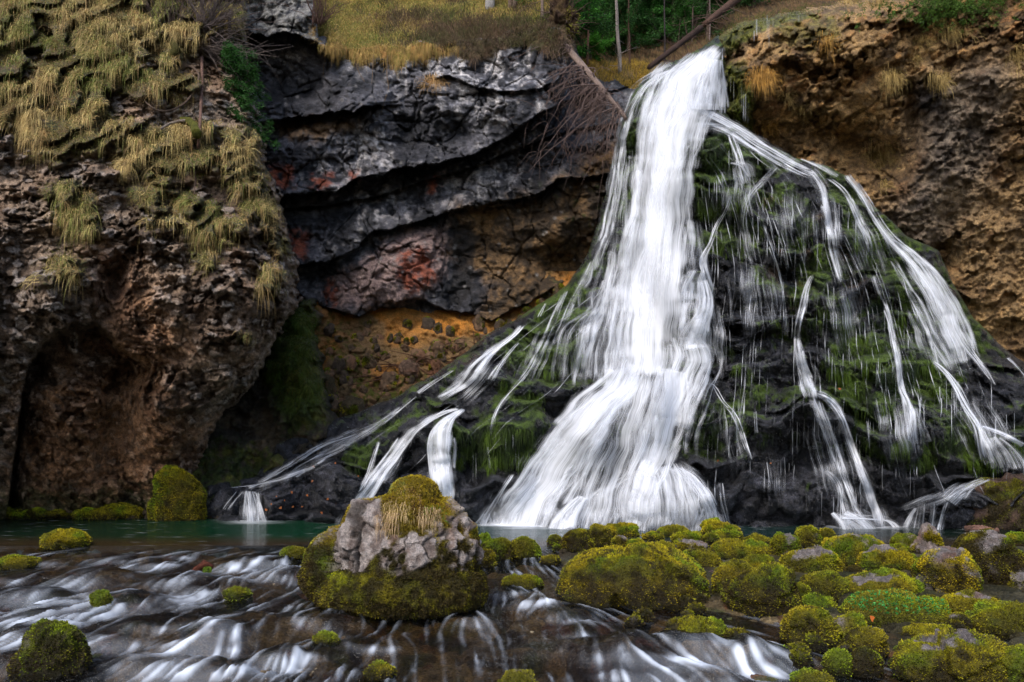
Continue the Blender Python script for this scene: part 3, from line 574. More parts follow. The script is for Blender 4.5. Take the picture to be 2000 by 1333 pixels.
# ------------------------------------------------------------------ falling water
def fall(name, pts, a, label, cols=9, off=.07, seed=None, cat="waterfall", fade=(.04, .04), parent=None, edge=1.0, build=True, big_=None):
    """a ribbon of water down the cone through photo points (x, y, width)"""
    global _fs; _fs += 1
    sd = _fs if seed is None else seed
    pts = np.array(pts, float); seg = np.r_[0, np.cumsum(np.hypot(np.diff(pts[:, 0]), np.diff(pts[:, 1])))]
    n = max(6, int(seg[-1] / 4)); tt_ = np.linspace(0, seg[-1], n)
    # smooth the guide a little
    def sm(k):
        y = np.interp(tt_, seg, pts[:, k]); w_ = 5 if n > 16 else 1
        yp = np.pad(y, w_, mode='edge'); return np.convolve(yp, np.ones(2 * w_ + 1) / (2 * w_ + 1), 'valid')
    cx, cy, wd = sm(0), sm(1), sm(2)
    q1 = np.stack([tt_ / 40, tt_ * 0 + sd * 7.7, tt_ * 0], -1)
    cx = cx + noise(q1, 3) * np.minimum(wd * .16, 5); wd = wd * (1 + .3 * noise(q1 * 1.7, 5))
    tx, ty = np.gradient(cx), np.gradient(cy); ln = np.hypot(tx, ty) + 1e-9; nx, ny = ty / ln, -tx / ln
    # water crossing a slope hangs downward: keep the ribbon's width mostly level
    nx = np.maximum(np.abs(nx), .45) * 1.0; ny = ny * .6
    u = np.linspace(-.5, .5, cols)
    fr = fall_fringe * (noise(np.stack([np.repeat(tt_ / 9, cols), np.tile(u, n) * 3 + sd, np.zeros(n * cols)], -1), 8)).reshape(n, cols) * 0
    GX = cx[:, None] + nx[:, None] * u * wd[:, None] + fr; GY = cy[:, None] + ny[:, None] * u * wd[:, None]
    Ds = CO.sample(GX, GY, CO.Dw); big = np.clip((wd - 25) / 60, 0, 1)[:, None] if big_ is None else big_
    Ds = Ds * (1 - big) + CO.sample(GX, GY, CO.Dv) * big
    bulge = .05 * np.minimum(wd / 40, 1.6)[:, None] * (1 - (2 * u) ** 2)[None]
    Dd = Ds - off - bulge
    V = W(GX, GY, Dd)
    vm_ = np.cumsum(np.r_[0, np.linalg.norm(np.diff(V[:, cols // 2], axis=0), axis=1)])
    um_ = u[None, :] * (wd * 19 / F)[:, None]
    e = np.clip(1 - np.abs(2 * u) ** 1.6, 0, 1) ** (1.3 * edge)
    T = tt_ / seg[-1]; f_ = ss(0, fade[0], T) * ss(1, 1 - fade[1], T)
    Q = np.stack([um_ * 3 + sd * 2.1, np.broadcast_to(vm_[:, None] * .8, um_.shape), um_ * 0], -1).reshape(-1, 3)
    lipb = 1 + .38 * noise(np.stack([tt_ / 26 + sd * 5.1, tt_ * 0, tt_ * 0 + 3], -1), 6) * (1 if wd.max() < 90 else .4)
    dens = a * e[None, :] * f_[:, None] * lipb[:, None] + (noise(Q, 31).reshape(n, cols) * .22) * (e > 0)
    # brighter where it breaks over a lip (the surface steepens)
    dens = np.clip(dens, 0, 1.6) * (e[None, :] > 0) * f_[:, None] ** .3
    uv = np.stack([um_ + sd * 11.3, np.broadcast_to(vm_[:, None], um_.shape), um_ * 0], -1).reshape(-1, 3)
    if not build: return V.reshape(-1, 3), gridfaces(n, cols), dens.ravel(), uv
    ob = new_mesh(name, V.reshape(-1, 3), gridfaces(n, cols), M_fall, attrs={"dens": dens.ravel()}, uv=uv, parent=parent)
    if label: tag(ob, label, cat, kind="structure")
    return ob
_fs = 0; fall_fringe = 0
def falls(name, lst, label, cat="waterfall", **kw):
    """several ribbons as one body of water, each with a thinner veil around its core"""
    out = []
    for pts, a, *r in lst:
        o = dict(r[0]) if r else {}; pts = np.array(pts, float); mw = pts[:, 2].max()
        sg = np.r_[0, np.cumsum(np.hypot(np.diff(pts[:, 0]), np.diff(pts[:, 1])))]; n_ = max(5, int(sg[-1] / 14)); tq = np.linspace(0, sg[-1], n_)
        dp = np.stack([np.interp(tq, sg, pts[:, k]) for k in range(3)], 1); wf = .34 if mw < 60 else .24; base_off = o.get('off', .07)
        if dp[-1, 1] > 1004: dp = np.vstack([dp, [2 * dp[-1, 0] - dp[-2, 0], max(dp[-1, 1], 1026) + 22, dp[-1, 2]]]); tq = np.r_[tq, tq[-1] + 14]; n_ += 1
        if mw < 6: out.append((dp, a, o)); continue
        # a thin veil, and several braided threads wandering inside it
        out.append((dp * [1, 1, 1.0 if mw > 60 else 1.4], a * (.80 if mw > 60 else .45), dict(o, cols=max(o.get('cols', 9), 11))))
        for j in range(int(np.clip(mw / 4.5, 3, 13))):
            i0, i1 = 0, n_
            if n_ > 9 and rng.random() < .6: i0 = int(rng.integers(0, n_ // 2)); i1 = int(rng.integers(i0 + 4, n_ + 1)); i1 = min(i1, n_)
            ph_ = rng.uniform(0, 99); u0 = rng.uniform(-.42, .42)
            wob_ = noise(np.stack([tq / 70 + ph_, tq * 0 + j, tq * 0], -1), 12) * (.28 if mw < 60 else .09)
            sp_ = dp.copy(); sp_[:, 0] += (u0 + wob_) * dp[:, 2] * (1.0 if mw > 60 else .95); sp_[:, 2] = np.maximum(dp[:, 2] * wf * rng.uniform(.6, 1.3), 2.4)
            out.append((sp_[i0:i1], min(a, 1.0) * (rng.uniform(.55, .95) if mw < 60 else rng.uniform(.4, .75)), dict(o, cols=5 if mw < 60 else 9, big_=min(1., max(0., (mw - 25) / 60)), off=base_off + rng.uniform(.01, .05), fade=(.08, .14))))
    lst = out
    vs, fs, ds, us, n = [], [], [], [], 0
    for pts, a, *r in lst:
        o = dict(kw); o.update(r[0] if r else {})
        v, f, d, uv = fall(name, pts, a, None, build=False, **o)
        vs.append(v); fs.append(f + n); ds.append(d); us.append(uv); n += len(v)
    ob = new_mesh(name, np.concatenate(vs), np.concatenate(fs), M_fall, attrs={"dens": np.concatenate(ds)}, uv=np.concatenate(us))
    return tag(ob, label, cat, kind="structure")
falls("waterfall", [
    ([(1412, 80, 16), (1398, 100, 50), (1372, 124, 95), (1345, 150, 140), (1330, 185, 175), (1318, 225, 178), (1308, 270, 160), (1302, 320, 140), (1296, 380, 130), (1290, 440, 145), (1283, 500, 160), (1278, 560, 175), (1272, 630, 165), (1268, 690, 150), (1264, 748, 150)], 1.22, dict(cols=45, off=.12, edge=.8)),
    ([(1400, 96, 30), (1350, 130, 70), (1305, 165, 90), (1290, 220, 90), (1282, 300, 80), (1270, 400, 80), (1262, 480, 90), (1250, 560, 110), (1235, 640, 120), (1225, 745, 110)], .7, dict(cols=31, off=.06)),
    ([(1330, 128, 50), (1285, 145, 50), (1252, 168, 34), (1232, 205, 28), (1214, 255, 26), (1205, 320, 28), (1197, 380, 30), (1186, 440, 34), (1170, 490, 34), (1150, 540, 34)], .75, dict(cols=13, off=.12)),
    ([(1238, 300, 50), (1225, 420, 90), (1208, 540, 140), (1190, 650, 190), (1180, 750, 210)], .46, dict(cols=41, off=.05)),
    ([(1345, 420, 50), (1350, 520, 80), (1360, 620, 90), (1365, 720, 110)], .42, dict(cols=31, off=.05)),
    ([(1216, 90 + 150, 14), (1206, 300, 14), (1196, 370, 16), (1185, 440, 16)], .5, dict(cols=7, off=.2)),
    ([(1414, 84, 14), (1417, 110, 18), (1412, 150, 22), (1411, 200, 18), (1410, 235, 14)], .75, dict(cols=9, off=.2)),
    ([(1398, 110, 30), (1392, 150, 60), (1385, 190, 80), (1382, 222, 84)], .85, dict(cols=21, off=.2)),
    ([(1272, 660, 120), (1266, 715, 160), (1250, 770, 180), (1225, 830, 180)], .55, dict(cols=31, off=.08, fade=(.35, .4))),
    ([(1240, 700, 70), (1215, 752, 110), (1165, 800, 140), (1120, 860, 150), (1075, 930, 160), (1035, 990, 165), (1022, 1026, 170)], 1.1, dict(cols=41, off=.12, fade=(.14, .02))),
    ([(1268, 700, 110), (1262, 752, 130), (1240, 820, 160), (1215, 900, 180), (1190, 960, 200), (1175, 1026, 230)], .72, dict(cols=45, off=.1, fade=(.16, .02))),
    ([(1320, 712, 90), (1315, 760, 110), (1300, 830, 90), (1285, 890, 90), (1262, 930, 90), (1245, 975, 80), (1240, 1026, 80)], 1.0, dict(cols=31, off=.16)),
    ([(1290, 905, 110), (1300, 935, 150), (1305, 975, 180), (1310, 1026, 200)], .72, dict(cols=41, off=.1)),
    ([(1310, 912, 60), (1345, 925, 46), (1370, 955, 40), (1388, 990, 38), (1396, 1026, 40)], .95, dict(cols=17, off=.14)),
    ([(1255, 912, 30), (1225, 930, 34), (1190, 950, 40), (1160, 975, 44), (1140, 1026, 50)], .6, dict(cols=13, off=.14)),
    ([(1145, 965, 24), (1125, 985, 40), (1110, 1005, 60), (1100, 1026, 80)], .9, dict(cols=15, off=.2)),
    ([(1130, 900, 20), (1105, 930, 30), (1080, 975, 40), (1060, 1026, 60)], .6, dict(cols=11, off=.2)),
    ([(1006, 920, 10), (990, 945, 14), (972, 975, 16), (946, 1015, 20)], .9, dict(cols=7)),
    ([(1200, 480, 26), (1188, 560, 34), (1172, 600, 44), (1152, 640, 50), (1140, 700, 44), (1132, 768, 40)], .72, dict(cols=15)),
    ([(1235, 520, 40), (1215, 590, 60), (1196, 660, 70), (1182, 760, 70)], .62, dict(cols=19)),
    ([(1210, 510, 20), (1180, 580, 30), (1160, 612, 40), (1120, 640, 60), (1105, 700, 60), (1100, 760, 50)], .38, dict(cols=15)),
    ([(1160, 500, 18), (1140, 545, 22), (1115, 590, 26), (1095, 640, 26), (1075, 690, 22)], .5, dict(cols=9)),
    ([(1366, 520, 30), (1352, 545, 46), (1340, 600, 56), (1338, 660, 50)], .7, dict(cols=17, off=.14)),
    ([(1370, 540, 24), (1382, 580, 34), (1380, 610, 40), (1360, 640, 60), (1355, 690, 80)], .95, dict(cols=19, off=.14)),
    ([(1340, 650, 60), (1360, 690, 80), (1350, 730, 90), (1325, 780, 90), (1315, 840, 80)], .9, dict(cols=25, off=.14)),
    *[([(x_, 1000 - (k_ % 5) * 3, 16), (x_ - 3, 1012, 30), (x_ - 6, 1025, 46)], .42, dict(cols=9, off=.3 + .02 * (k_ % 7))) for k_, x_ in enumerate(range(950, 1400, 13))],
    ([(1390, 660, 30), (1398, 700, 36), (1392, 740, 34), (1370, 780, 34), (1350, 850, 40), (1345, 900, 40)], .62, dict(cols=13, off=.14)),
], "tall white waterfall pouring down the middle of the mossy cone into the pool")
falls("waterfall", [
    ([(1340, 205, 60), (1375, 218, 50), (1410, 236, 40), (1445, 255, 34), (1480, 280, 32), (1520, 303, 30), (1560, 325, 28), (1600, 340, 26)], 1.05, dict(cols=13, off=.12)),
    ([(1350, 245, 50), (1380, 240, 40), (1410, 250, 30), (1450, 275, 30), (1500, 305, 26), (1550, 335, 20), (1590, 350, 18)], .75, dict(cols=11)),
    ([(1340, 250, 50), (1325, 290, 50), (1310, 340, 50)], .6, dict(cols=15, off=.1)),
    ([(1575, 330, 26), (1600, 345, 40), (1612, 380, 40), (1620, 430, 32), (1626, 470, 28), (1636, 520, 24), (1646, 560, 18)], .85, dict(cols=13)),
    ([(1610, 345, 18), (1640, 362, 16), (1662, 395, 16), (1676, 430, 18), (1692, 462, 16), (1700, 500, 12)], .8),
    ([(1560, 308, 12), (1590, 318, 20), (1620, 335, 16), (1640, 350, 12)], .7)],
    "white stream sliding right along the upper ledge of the cone and dropping off its end")
falls("waterfall", [
    ([(1648, 334, 20), (1668, 358, 26), (1690, 392, 26), (1712, 430, 26), (1735, 465, 34), (1765, 492, 50), (1800, 530, 70), (1835, 590, 80), (1862, 650, 90), (1885, 720, 80)], .8, dict(cols=21)),
    ([(1720, 455, 20), (1760, 480, 30), (1795, 515, 34), (1828, 575, 30), (1856, 625, 26), (1884, 672, 22), (1915, 712, 18), (1950, 760, 14)], .85, dict(cols=9)),
    ([(1740, 500, 16), (1772, 560, 22), (1800, 610, 26), (1830, 680, 40), (1860, 740, 50)], .45, dict(cols=11)),
    ([(1815, 700, 10), (1845, 722, 16), (1868, 755, 18), (1886, 795, 20), (1913, 835, 24), (1922, 870, 34), (1935, 915, 50)], .8, dict(cols=9)),
    ([(1905, 830, 18), (1935, 840, 24), (1965, 852, 26), (2005, 875, 26)], .85, dict(cols=9)),
    ([(1930, 850, 40), (1960, 880, 80), (1980, 925, 90)], .5, dict(cols=21)),
    ([(1962, 695, 8), (1985, 712, 10), (2010, 745, 10)], .8)],
    "long thin stream fanning down the cone's right edge beside the ochre wall")
falls("waterfall", [
    ([(1704, 530, 10), (1713, 560, 12), (1732, 600, 15), (1743, 650, 16), (1757, 710, 18), (1763, 765, 22), (1780, 795, 34), (1788, 840, 44), (1792, 880, 50)], .85),
    ([(1760, 770, 16), (1768, 810, 14), (1774, 870, 10)], .6), ([(1785, 790, 14), (1800, 830, 16), (1815, 870, 14)], .55)],
    "narrow water strand dropping through three ledges right of the centre cascade")
falls("waterfall", [
    ([(1592, 530, 8), (1576, 555, 12), (1570, 595, 15), (1560, 630, 19), (1556, 672, 22), (1566, 700, 24)], .8, dict(fade=(.12, .2))),
    ([(1558, 650, 14), (1560, 676, 24), (1570, 702, 32), (1576, 735, 38), (1586, 770, 42), (1594, 790, 44)], .75, dict(cols=13, fade=(.25, .2))),
    ([(1585, 765, 40), (1625, 778, 26), (1652, 826, 20), (1664, 872, 20), (1684, 927, 26), (1704, 980, 34), (1718, 1018, 40)], .9, dict(cols=13)),
    ([(1588, 770, 30), (1600, 800, 26), (1616, 840, 24), (1632, 890, 24), (1646, 940, 26), (1665, 1000, 40), (1672, 1016, 50)], .62, dict(cols=11)),
    ([(1606, 915, 14), (1632, 934, 22), (1642, 985, 24), (1652, 1016, 26)], .75),
    ([(1630, 1012, 20), (1690, 1014, 26), (1745, 1016, 20)], .8), ([(1640, 1000, 40), (1690, 1024, 120)], .7, dict(cols=21))],
    "centre right cascade that narrows at a ledge then splits in two legs")
falls("waterfall", [
    ([(1525, 318, 18), (1494, 349, 18), (1464, 378, 18), (1451, 410, 16), (1452, 440, 16), (1460, 486, 18), (1468, 525, 14)], .8),
    ([(1487, 430, 8), (1494, 455, 10), (1508, 490, 10), (1524, 540, 9), (1533, 600, 10), (1532, 665, 12)], .75),
    ([(1500, 560, 10), (1503, 590, 16), (1512, 630, 14)], .5)],
    "thin strand crossing the mossy face left of the centre cascade")
falls("waterfall", [
    ([(1424, 255, 22), (1437, 281, 24), (1445, 311, 24), (1450, 335, 26), (1462, 365, 26)], .82),
    ([(1430, 318, 40), (1455, 322, 40), (1465, 350, 30)], .55)], "short white tongue below the dark knob near the top")
falls("waterfall", [
    ([(1428, 372, 8), (1420, 410, 9), (1394, 446, 10), (1386, 485, 12), (1368, 500, 18), (1374, 540, 24), (1386, 590, 26)], .8),
    ([(1411, 330, 6), (1413, 370, 7), (1408, 430, 6)], .5)], "crooked white thread joining the big fall from the right")
falls("waterfall", [
    ([(1372, 745, 16), (1400, 755, 14), (1403, 784, 12), (1428, 797, 12), (1446, 840, 13), (1458, 880, 11), (1470, 905, 9)], .85),
    ([(1400, 790, 16), (1396, 810, 14)], .6), ([(1474, 800, 6), (1478, 850, 7)], .6), ([(1500, 900, 7), (1506, 950, 9)], .5), ([(1405, 935, 14), (1408, 985, 20), (1416, 1012, 20)], .55)],
    "little hooked cascade over the low dark knob right of the big fall")
falls("waterfall", [
    ([(1108, 560, 12), (1094, 592, 14), (1078, 626, 22), (1064, 660, 24), (1048, 694, 22), (1028, 731, 16), (1008, 754, 13), (987, 776, 10), (968, 800, 12), (961, 832, 15), (958, 862, 10)], .78),
    ([(1068, 590, 8), (1052, 622, 9)], .7), ([(1056, 640, 10), (1036, 690, 14), (1028, 720, 14)], .6), ([(952, 870, 10), (958, 920, 10)], .4)],
    "slender white rill running left off the big fall's flank to a mossy face")
falls("waterfall", [
    ([(1024, 630, 12), (1006, 653, 16), (978, 672, 20), (955, 690, 26), (937, 708, 34), (912, 742, 44), (884, 762, 40), (848, 782, 26)], .9, dict(cols=13)),
    ([(1018, 664, 10), (995, 690, 12), (974, 714, 18), (955, 750, 20)], .78),
    ([(892, 719, 8), (868, 735, 12), (838, 752, 14), (812, 773, 14)], .65)],
    "white cascade spreading left over stepped ledges below the scree")
falls("waterfall", [
    ([(812, 773, 12), (772, 805, 20), (731, 836, 18), (681, 866, 20), (637, 896, 20), (603, 918, 20), (570, 938, 18)], .8),
    ([(789, 789, 10), (747, 822, 20), (676, 852, 20), (626, 870, 20), (562, 908, 22), (512, 938, 20), (495, 948, 12)], .62, dict(cols=9)),
    ([(700, 850, 14), (640, 880, 18), (590, 910, 20), (545, 940, 20)], .5),
    ([(620, 908, 14), (560, 932, 22), (515, 946, 26), (488, 958, 34)], .62, dict(cols=11)), ([(560, 935, 14), (500, 948, 12), (440, 954, 8)], .55)],
    "long low rill sliding down the left skirt of the cone")
falls("waterfall", [([(486, 952, 16), (488, 975, 40), (493, 1020, 62)], .62, dict(cols=15)), ([(505, 955, 12), (508, 985, 16), (512, 1018, 22)], .6), ([(470, 958, 16), (452, 980, 18), (440, 1000, 18)], .55), ([(407, 955, 8), (404, 990, 9)], .5)],
    "smallest fall tumbling into the pool beside the mossy block")
falls("waterfall", [
    ([(912, 796, 14), (884, 812, 26), (866, 828, 40), (860, 850, 60), (861, 890, 66), (866, 940, 60), (868, 985, 60)], 1.15, dict(cols=21, off=.14))],
    "short stout white fall directly behind the capped boulder")
falls("waterfall", [
    ([(905, 798, 10), (870, 803, 22), (826, 826, 28), (796, 848, 36), (772, 884, 36), (742, 924, 38), (716, 960, 44), (690, 1000, 56), (680, 1026, 66)], .92, dict(cols=15)),
    ([(744, 856, 10), (735, 890, 14), (722, 930, 20), (705, 965, 22)], .7), ([(800, 850, 20), (780, 900, 26), (745, 950, 30)], .4, dict(cols=11))],
    "slanting white fall left of the capped boulder")
falls("waterfall", [
    ([(1935, 935, 20), (1890, 950, 40), (1862, 965, 70), (1850, 985, 90)], .5, dict(cols=21)),
    ([(1905, 945, 14), (1872, 962, 16), (1850, 975, 16)], .8), ([(1852, 974, 12), (1842, 1000, 14), (1835, 1030, 16)], .85),
    ([(1790, 990, 12), (1778, 1010, 16), (1770, 1028, 20)], .8), ([(1815, 975, 50), (1808, 1030, 60)], .45, dict(cols=15)), ([(1850, 965, 100), (1760, 1000, 70)], .3, dict(cols=15))],
    "pale water sheet over the low dark hump by the right hand foot rock")
# fine dripping threads under the ledges
vs, fs, ds, us, n = [], [], [], [], 0
ths = [(1420, 350, 60, 50, 20), (1440, 420, 60, 60, 22), (1590, 415, 50, 80, 34), (1625, 400, 40, 70, 14), (1670, 400, 40, 90, 22), (1520, 360, 30, 60, 8), (1500, 440, 40, 60, 14), (1700, 470, 50, 60, 16), (1400, 640, 40, 60, 10), (1460, 590, 60, 50, 14),
       (1680, 610, 70, 50, 26), (1640, 690, 60, 60, 18), (1725, 700, 40, 60, 22), (1790, 600, 60, 80, 18), (1720, 820, 60, 50, 26), (1830, 770, 60, 60, 24), (1560, 820, 50, 60, 18), (1620, 840, 30, 60, 8), (1690, 850, 20, 70, 8), (1500, 900, 60, 60, 14), (1410, 850, 30, 50, 8),
       (1880, 740, 60, 90, 30), (1920, 800, 60, 80, 24), (1950, 880, 60, 60, 24), (1340, 940, 50, 80, 30), (1300, 940, 60, 70, 20), (1230, 980, 50, 50, 14), (1660, 950, 50, 70, 24), (1640, 960, 30, 60, 12), (1580, 960, 30, 60, 8), (1760, 900, 50, 60, 14), (1000, 860, 30, 60, 8), (930, 880, 20, 60, 8),
       (1460, 300, 40, 40, 12), (1550, 300, 40, 60, 8), (1240, 280, 14, 80, 12), (1225, 400, 12, 80, 10), (1440, 560, 20, 60, 8), (1130, 620, 50, 90, 24), (1540, 480, 40, 60, 12)]
for (cx, cy, rx, ln_, k) in ths:
    for j in range(int(k * .6)):
        x = cx + rng.normal() * rx * .5; y = cy + rng.normal() * 8; l = ln_ * rng.uniform(.4, 1.7)
        if sdpoly(np.array([x]), np.array([y]), OUT)[0] < 6: continue
        wd = rng.uniform(1.2, 2.6)
        v, f, d, uv = fall("t", [(x, y, wd), (x + rng.normal() * 1.2, y + l * .5, wd * 1.2), (x + rng.normal() * 2, y + l, wd)], rng.uniform(.3, .72), None, cols=3, off=rng.uniform(.05, .25), build=False, fade=(.1, .5))
        vs.append(v); fs.append(f + n); ds.append(d); us.append(uv); n += len(v)
ob = new_mesh("dripping_water", np.concatenate(vs), np.concatenate(fs), M_fall, attrs={"dens": np.concatenate(ds)}, uv=np.concatenate(us))
tag(ob, "fine threads of water dripping from the mossy ledges of the cone", "dripping water", kind="stuff")
# long wandering threads that spread with the cone from its shoulder to the pool
Lx = [(80, 1400), (200, 1232), (300, 1203), (400, 1183), (500, 1150), (560, 1110), (650, 960), (760, 790), (840, 620), (930, 500), (1020, 395)]
Rx = [(80, 1420), (230, 1425), (300, 1535), (345, 1655), (400, 1702), (455, 1765), (552, 1860), (680, 1960), (760, 2040), (1020, 2300)]
vs, fs, ds, us, n = [], [], [], [], 0
starts = [(rng.uniform(1360, 1700), rng.uniform(250, 420)) for _ in range(80)] + [(rng.uniform(1380, 1900), rng.uniform(420, 800)) for _ in range(130)] + [(rng.uniform(940, 1180), rng.uniform(560, 820)) for _ in range(14)] + [(rng.uniform(560, 900), rng.uniform(800, 900)) for _ in range(6)] + [(rng.uniform(1180, 1260), rng.uniform(200, 500)) for _ in range(16)]
for (x, y) in starts:
    if sdpoly(np.array([x]), np.array([y]), OUT)[0] < 12: continue
    s0 = (x - lin(y, Lx)) / (lin(y, Rx) - lin(y, Lx)); yy = np.arange(y, min(y + rng.uniform(60, 330), 1018), 6.0)
    if len(yy) < 5: continue
    wn = noise(np.stack([yy / 60 + rng.uniform(0, 99), yy * 0, yy * 0 + x], -1), 3) * .009
    xc_ = lin(yy, Lx) + (s0 + wn - wn[0]) * (lin(yy, Rx) - lin(yy, Lx)); dx_ = xc_ - xc_[0]; xx = xc_[0] + dx_ * np.where(dx_ < 0, .25 if x > 1330 else .9, .6); wd = rng.uniform(1.6, 3.6) * np.linspace(.8, 1.3, len(yy))
    v, f, d, uv = fall("t", np.stack([xx, yy, wd], -1), rng.uniform(.3, .65), None, cols=5, off=rng.uniform(.05, .12), build=False, fade=(.1, .25), big_=.25)
    bl_ = ss(-.35, .25, noise(np.stack([np.repeat(np.linspace(0, len(yy) / 6, len(d) // 5), 5) + x, d * 0, d * 0], -1), 4))
    vs.append(v); fs.append(f + n); ds.append(d * (.25 + .75 * bl_)); us.append(uv); n += len(v)
for pts_, a_ in [([(1440, 290, 90), (1448, 380, 130), (1450, 470, 150)], .40), ([(1540, 340, 120), (1550, 430, 150), (1560, 520, 150)], .38), ([(1650, 370, 90), (1690, 450, 140), (1730, 560, 170)], .42), ([(1470, 500, 140), (1480, 600, 170), (1490, 690, 180)], .34), ([(1620, 520, 130), (1640, 620, 160), (1660, 720, 170)], .36),
                 ([(1780, 560, 110), (1820, 660, 150), (1850, 760, 160)], .42), ([(1600, 780, 130), (1620, 880, 160), (1650, 1000, 170)], .38), ([(1420, 760, 90), (1430, 860, 110), (1440, 960, 120)], .34), ([(1740, 760, 130), (1760, 860, 150), (1780, 950, 150)], .36), ([(1880, 760, 130), (1920, 840, 160), (1950, 900, 160)], .45),
                 ([(1090, 620, 60), (1060, 700, 90), (1020, 780, 100)], .36), ([(980, 690, 70), (930, 760, 110), (880, 800, 120)], .36), ([(720, 850, 60), (640, 890, 80), (560, 930, 80)], .40), ([(1500, 860, 100), (1510, 940, 120), (1515, 1000, 120)], .30), ([(1390, 540, 40), (1400, 640, 60), (1410, 740, 80)], .40)]:
    v, f, d, uv = fall("t", pts_, a_ - .035, None, cols=31, off=.05, build=False, fade=(.35, .45), big_=.15, edge=1.4)
    vs.append(v); fs.append(f + n); ds.append(d); us.append(uv * np.array([1.5, .7, 1])); n += len(v)
ob = new_mesh("dripping_water", np.concatenate(vs), np.concatenate(fs), M_fall, attrs={"dens": np.concatenate(ds)}, uv=np.concatenate(us))
tag(ob, "long hair-thin runs of water wandering down both flanks of the mossy cone", "dripping water", kind="stuff")
# drips over the lip of the right cliff
vs, fs, ds, us, n = [], [], [], [], 0
for (x, y, l, wd) in [(1478, 38, 40, 4), (1484, 50, 30, 3), (1492, 34, 30, 4), (1498, 30, 60, 5), (1502, 40, 70, 3), (1473, 60, 25, 2), (1510, 30, 30, 2), (1452, 182, 60, 3), (1456, 185, 65, 4), (1461, 200, 55, 3), (1448, 170, 60, 2), (1420, 155, 50, 2), (1427, 150, 40, 2), (1433, 160, 45, 2), (1560, 30, 18, 3), (1567, 28, 20, 2), (1640, 30, 20, 3), (1635, 32, 14, 2)]:
    k = 10; yy = np.linspace(y, y + l, k); dd = RC.sample(np.full(k, float(x)), yy).min() - .12
    u = np.array([-.5, 0, .5]); GX = x + u[None] * wd + 0 * yy[:, None]; GY = np.broadcast_to(yy[:, None], GX.shape)
    V = W(GX, GY, dd).reshape(-1, 3); vs.append(V); fs.append(gridfaces(k, 3) + n); n += len(V)
    ds.append((np.array([.15, .42, .15])[None] * ss(1, .6, np.linspace(0, 1, k))[:, None]).ravel()); us.append(np.stack([GX.ravel() * .012, GY.ravel() * .012, GX.ravel() * 0], -1))
ob = new_mesh("dripping_water", np.concatenate(vs), np.concatenate(fs), M_fall, attrs={"dens": np.concatenate(ds)}, uv=np.concatenate(us))
tag(ob, "thin drips falling off the mossy lip of the ochre wall", "dripping water", kind="stuff")

# ------------------------------------------------------------------ pool, stream bed and stream
def level(D): return lin(D, [(4.5, -.62), (6.2, -.50), (7.0, -.42), (8.0, -.33), (9.0, -.22), (10.0, -.13), (11.0, -.04), (11.7, 0), (30, 0)])
_pyt = np.linspace(4.2, 40, 4000)                      # distance where a pixel row meets the water
_rows = HY + (CAMZ - level(_pyt)) / _pyt * F
def Dof(py): return np.interp(-np.asarray(py, float), -_rows, _pyt)
# rocks in the stream that the water runs over or round: photo x, y, half width, height
PIL = [(180, 1133, 62, .13), (60, 1168, 60, .10), (110, 1205, 90, .08), (360, 1090, 36, .05), (250, 1096, 40, .06), (300, 1105, 50, .05), (450, 1106, 36, .08), (520, 1100, 44, .08), (345, 1140, 50, .09), (410, 1150, 60, .08), (250, 1180, 60, .10), (300, 1230, 70, .10), (360, 1262, 60, .10),
       (230, 1250, 60, .08), (560, 1125, 50, .07), (470, 1235, 90, .10), (420, 1262, 60, .08), (640, 1218, 70, .10), (540, 1290, 40, .10), (300, 1300, 80, .10), (420, 1310, 60, .08), (60, 1240, 60, .10), (120, 1100, 40, .05), (40, 1130, 50, .05), (20, 1300, 60, .08), (620, 1275, 60, .06), (200, 1160, 40, .05),
       (1100, 1205, 60, .08), (1060, 1180, 50, .06), (1140, 1240, 60, .09), (1180, 1280, 70, .13), (1060, 1270, 50, .06), (1280, 1290, 80, .12), (1350, 1275, 60, .1), (1420, 1290, 50, .1), (1470, 1290, 40, .08), (1500, 1300, 50, .1), (1240, 1320, 60, .1), (1380, 1325, 60, .1), (980, 1160, 40, .05), (920, 1215, 50, .05), (740, 1262, 60, .04), (1560, 1290, 40, .06)]
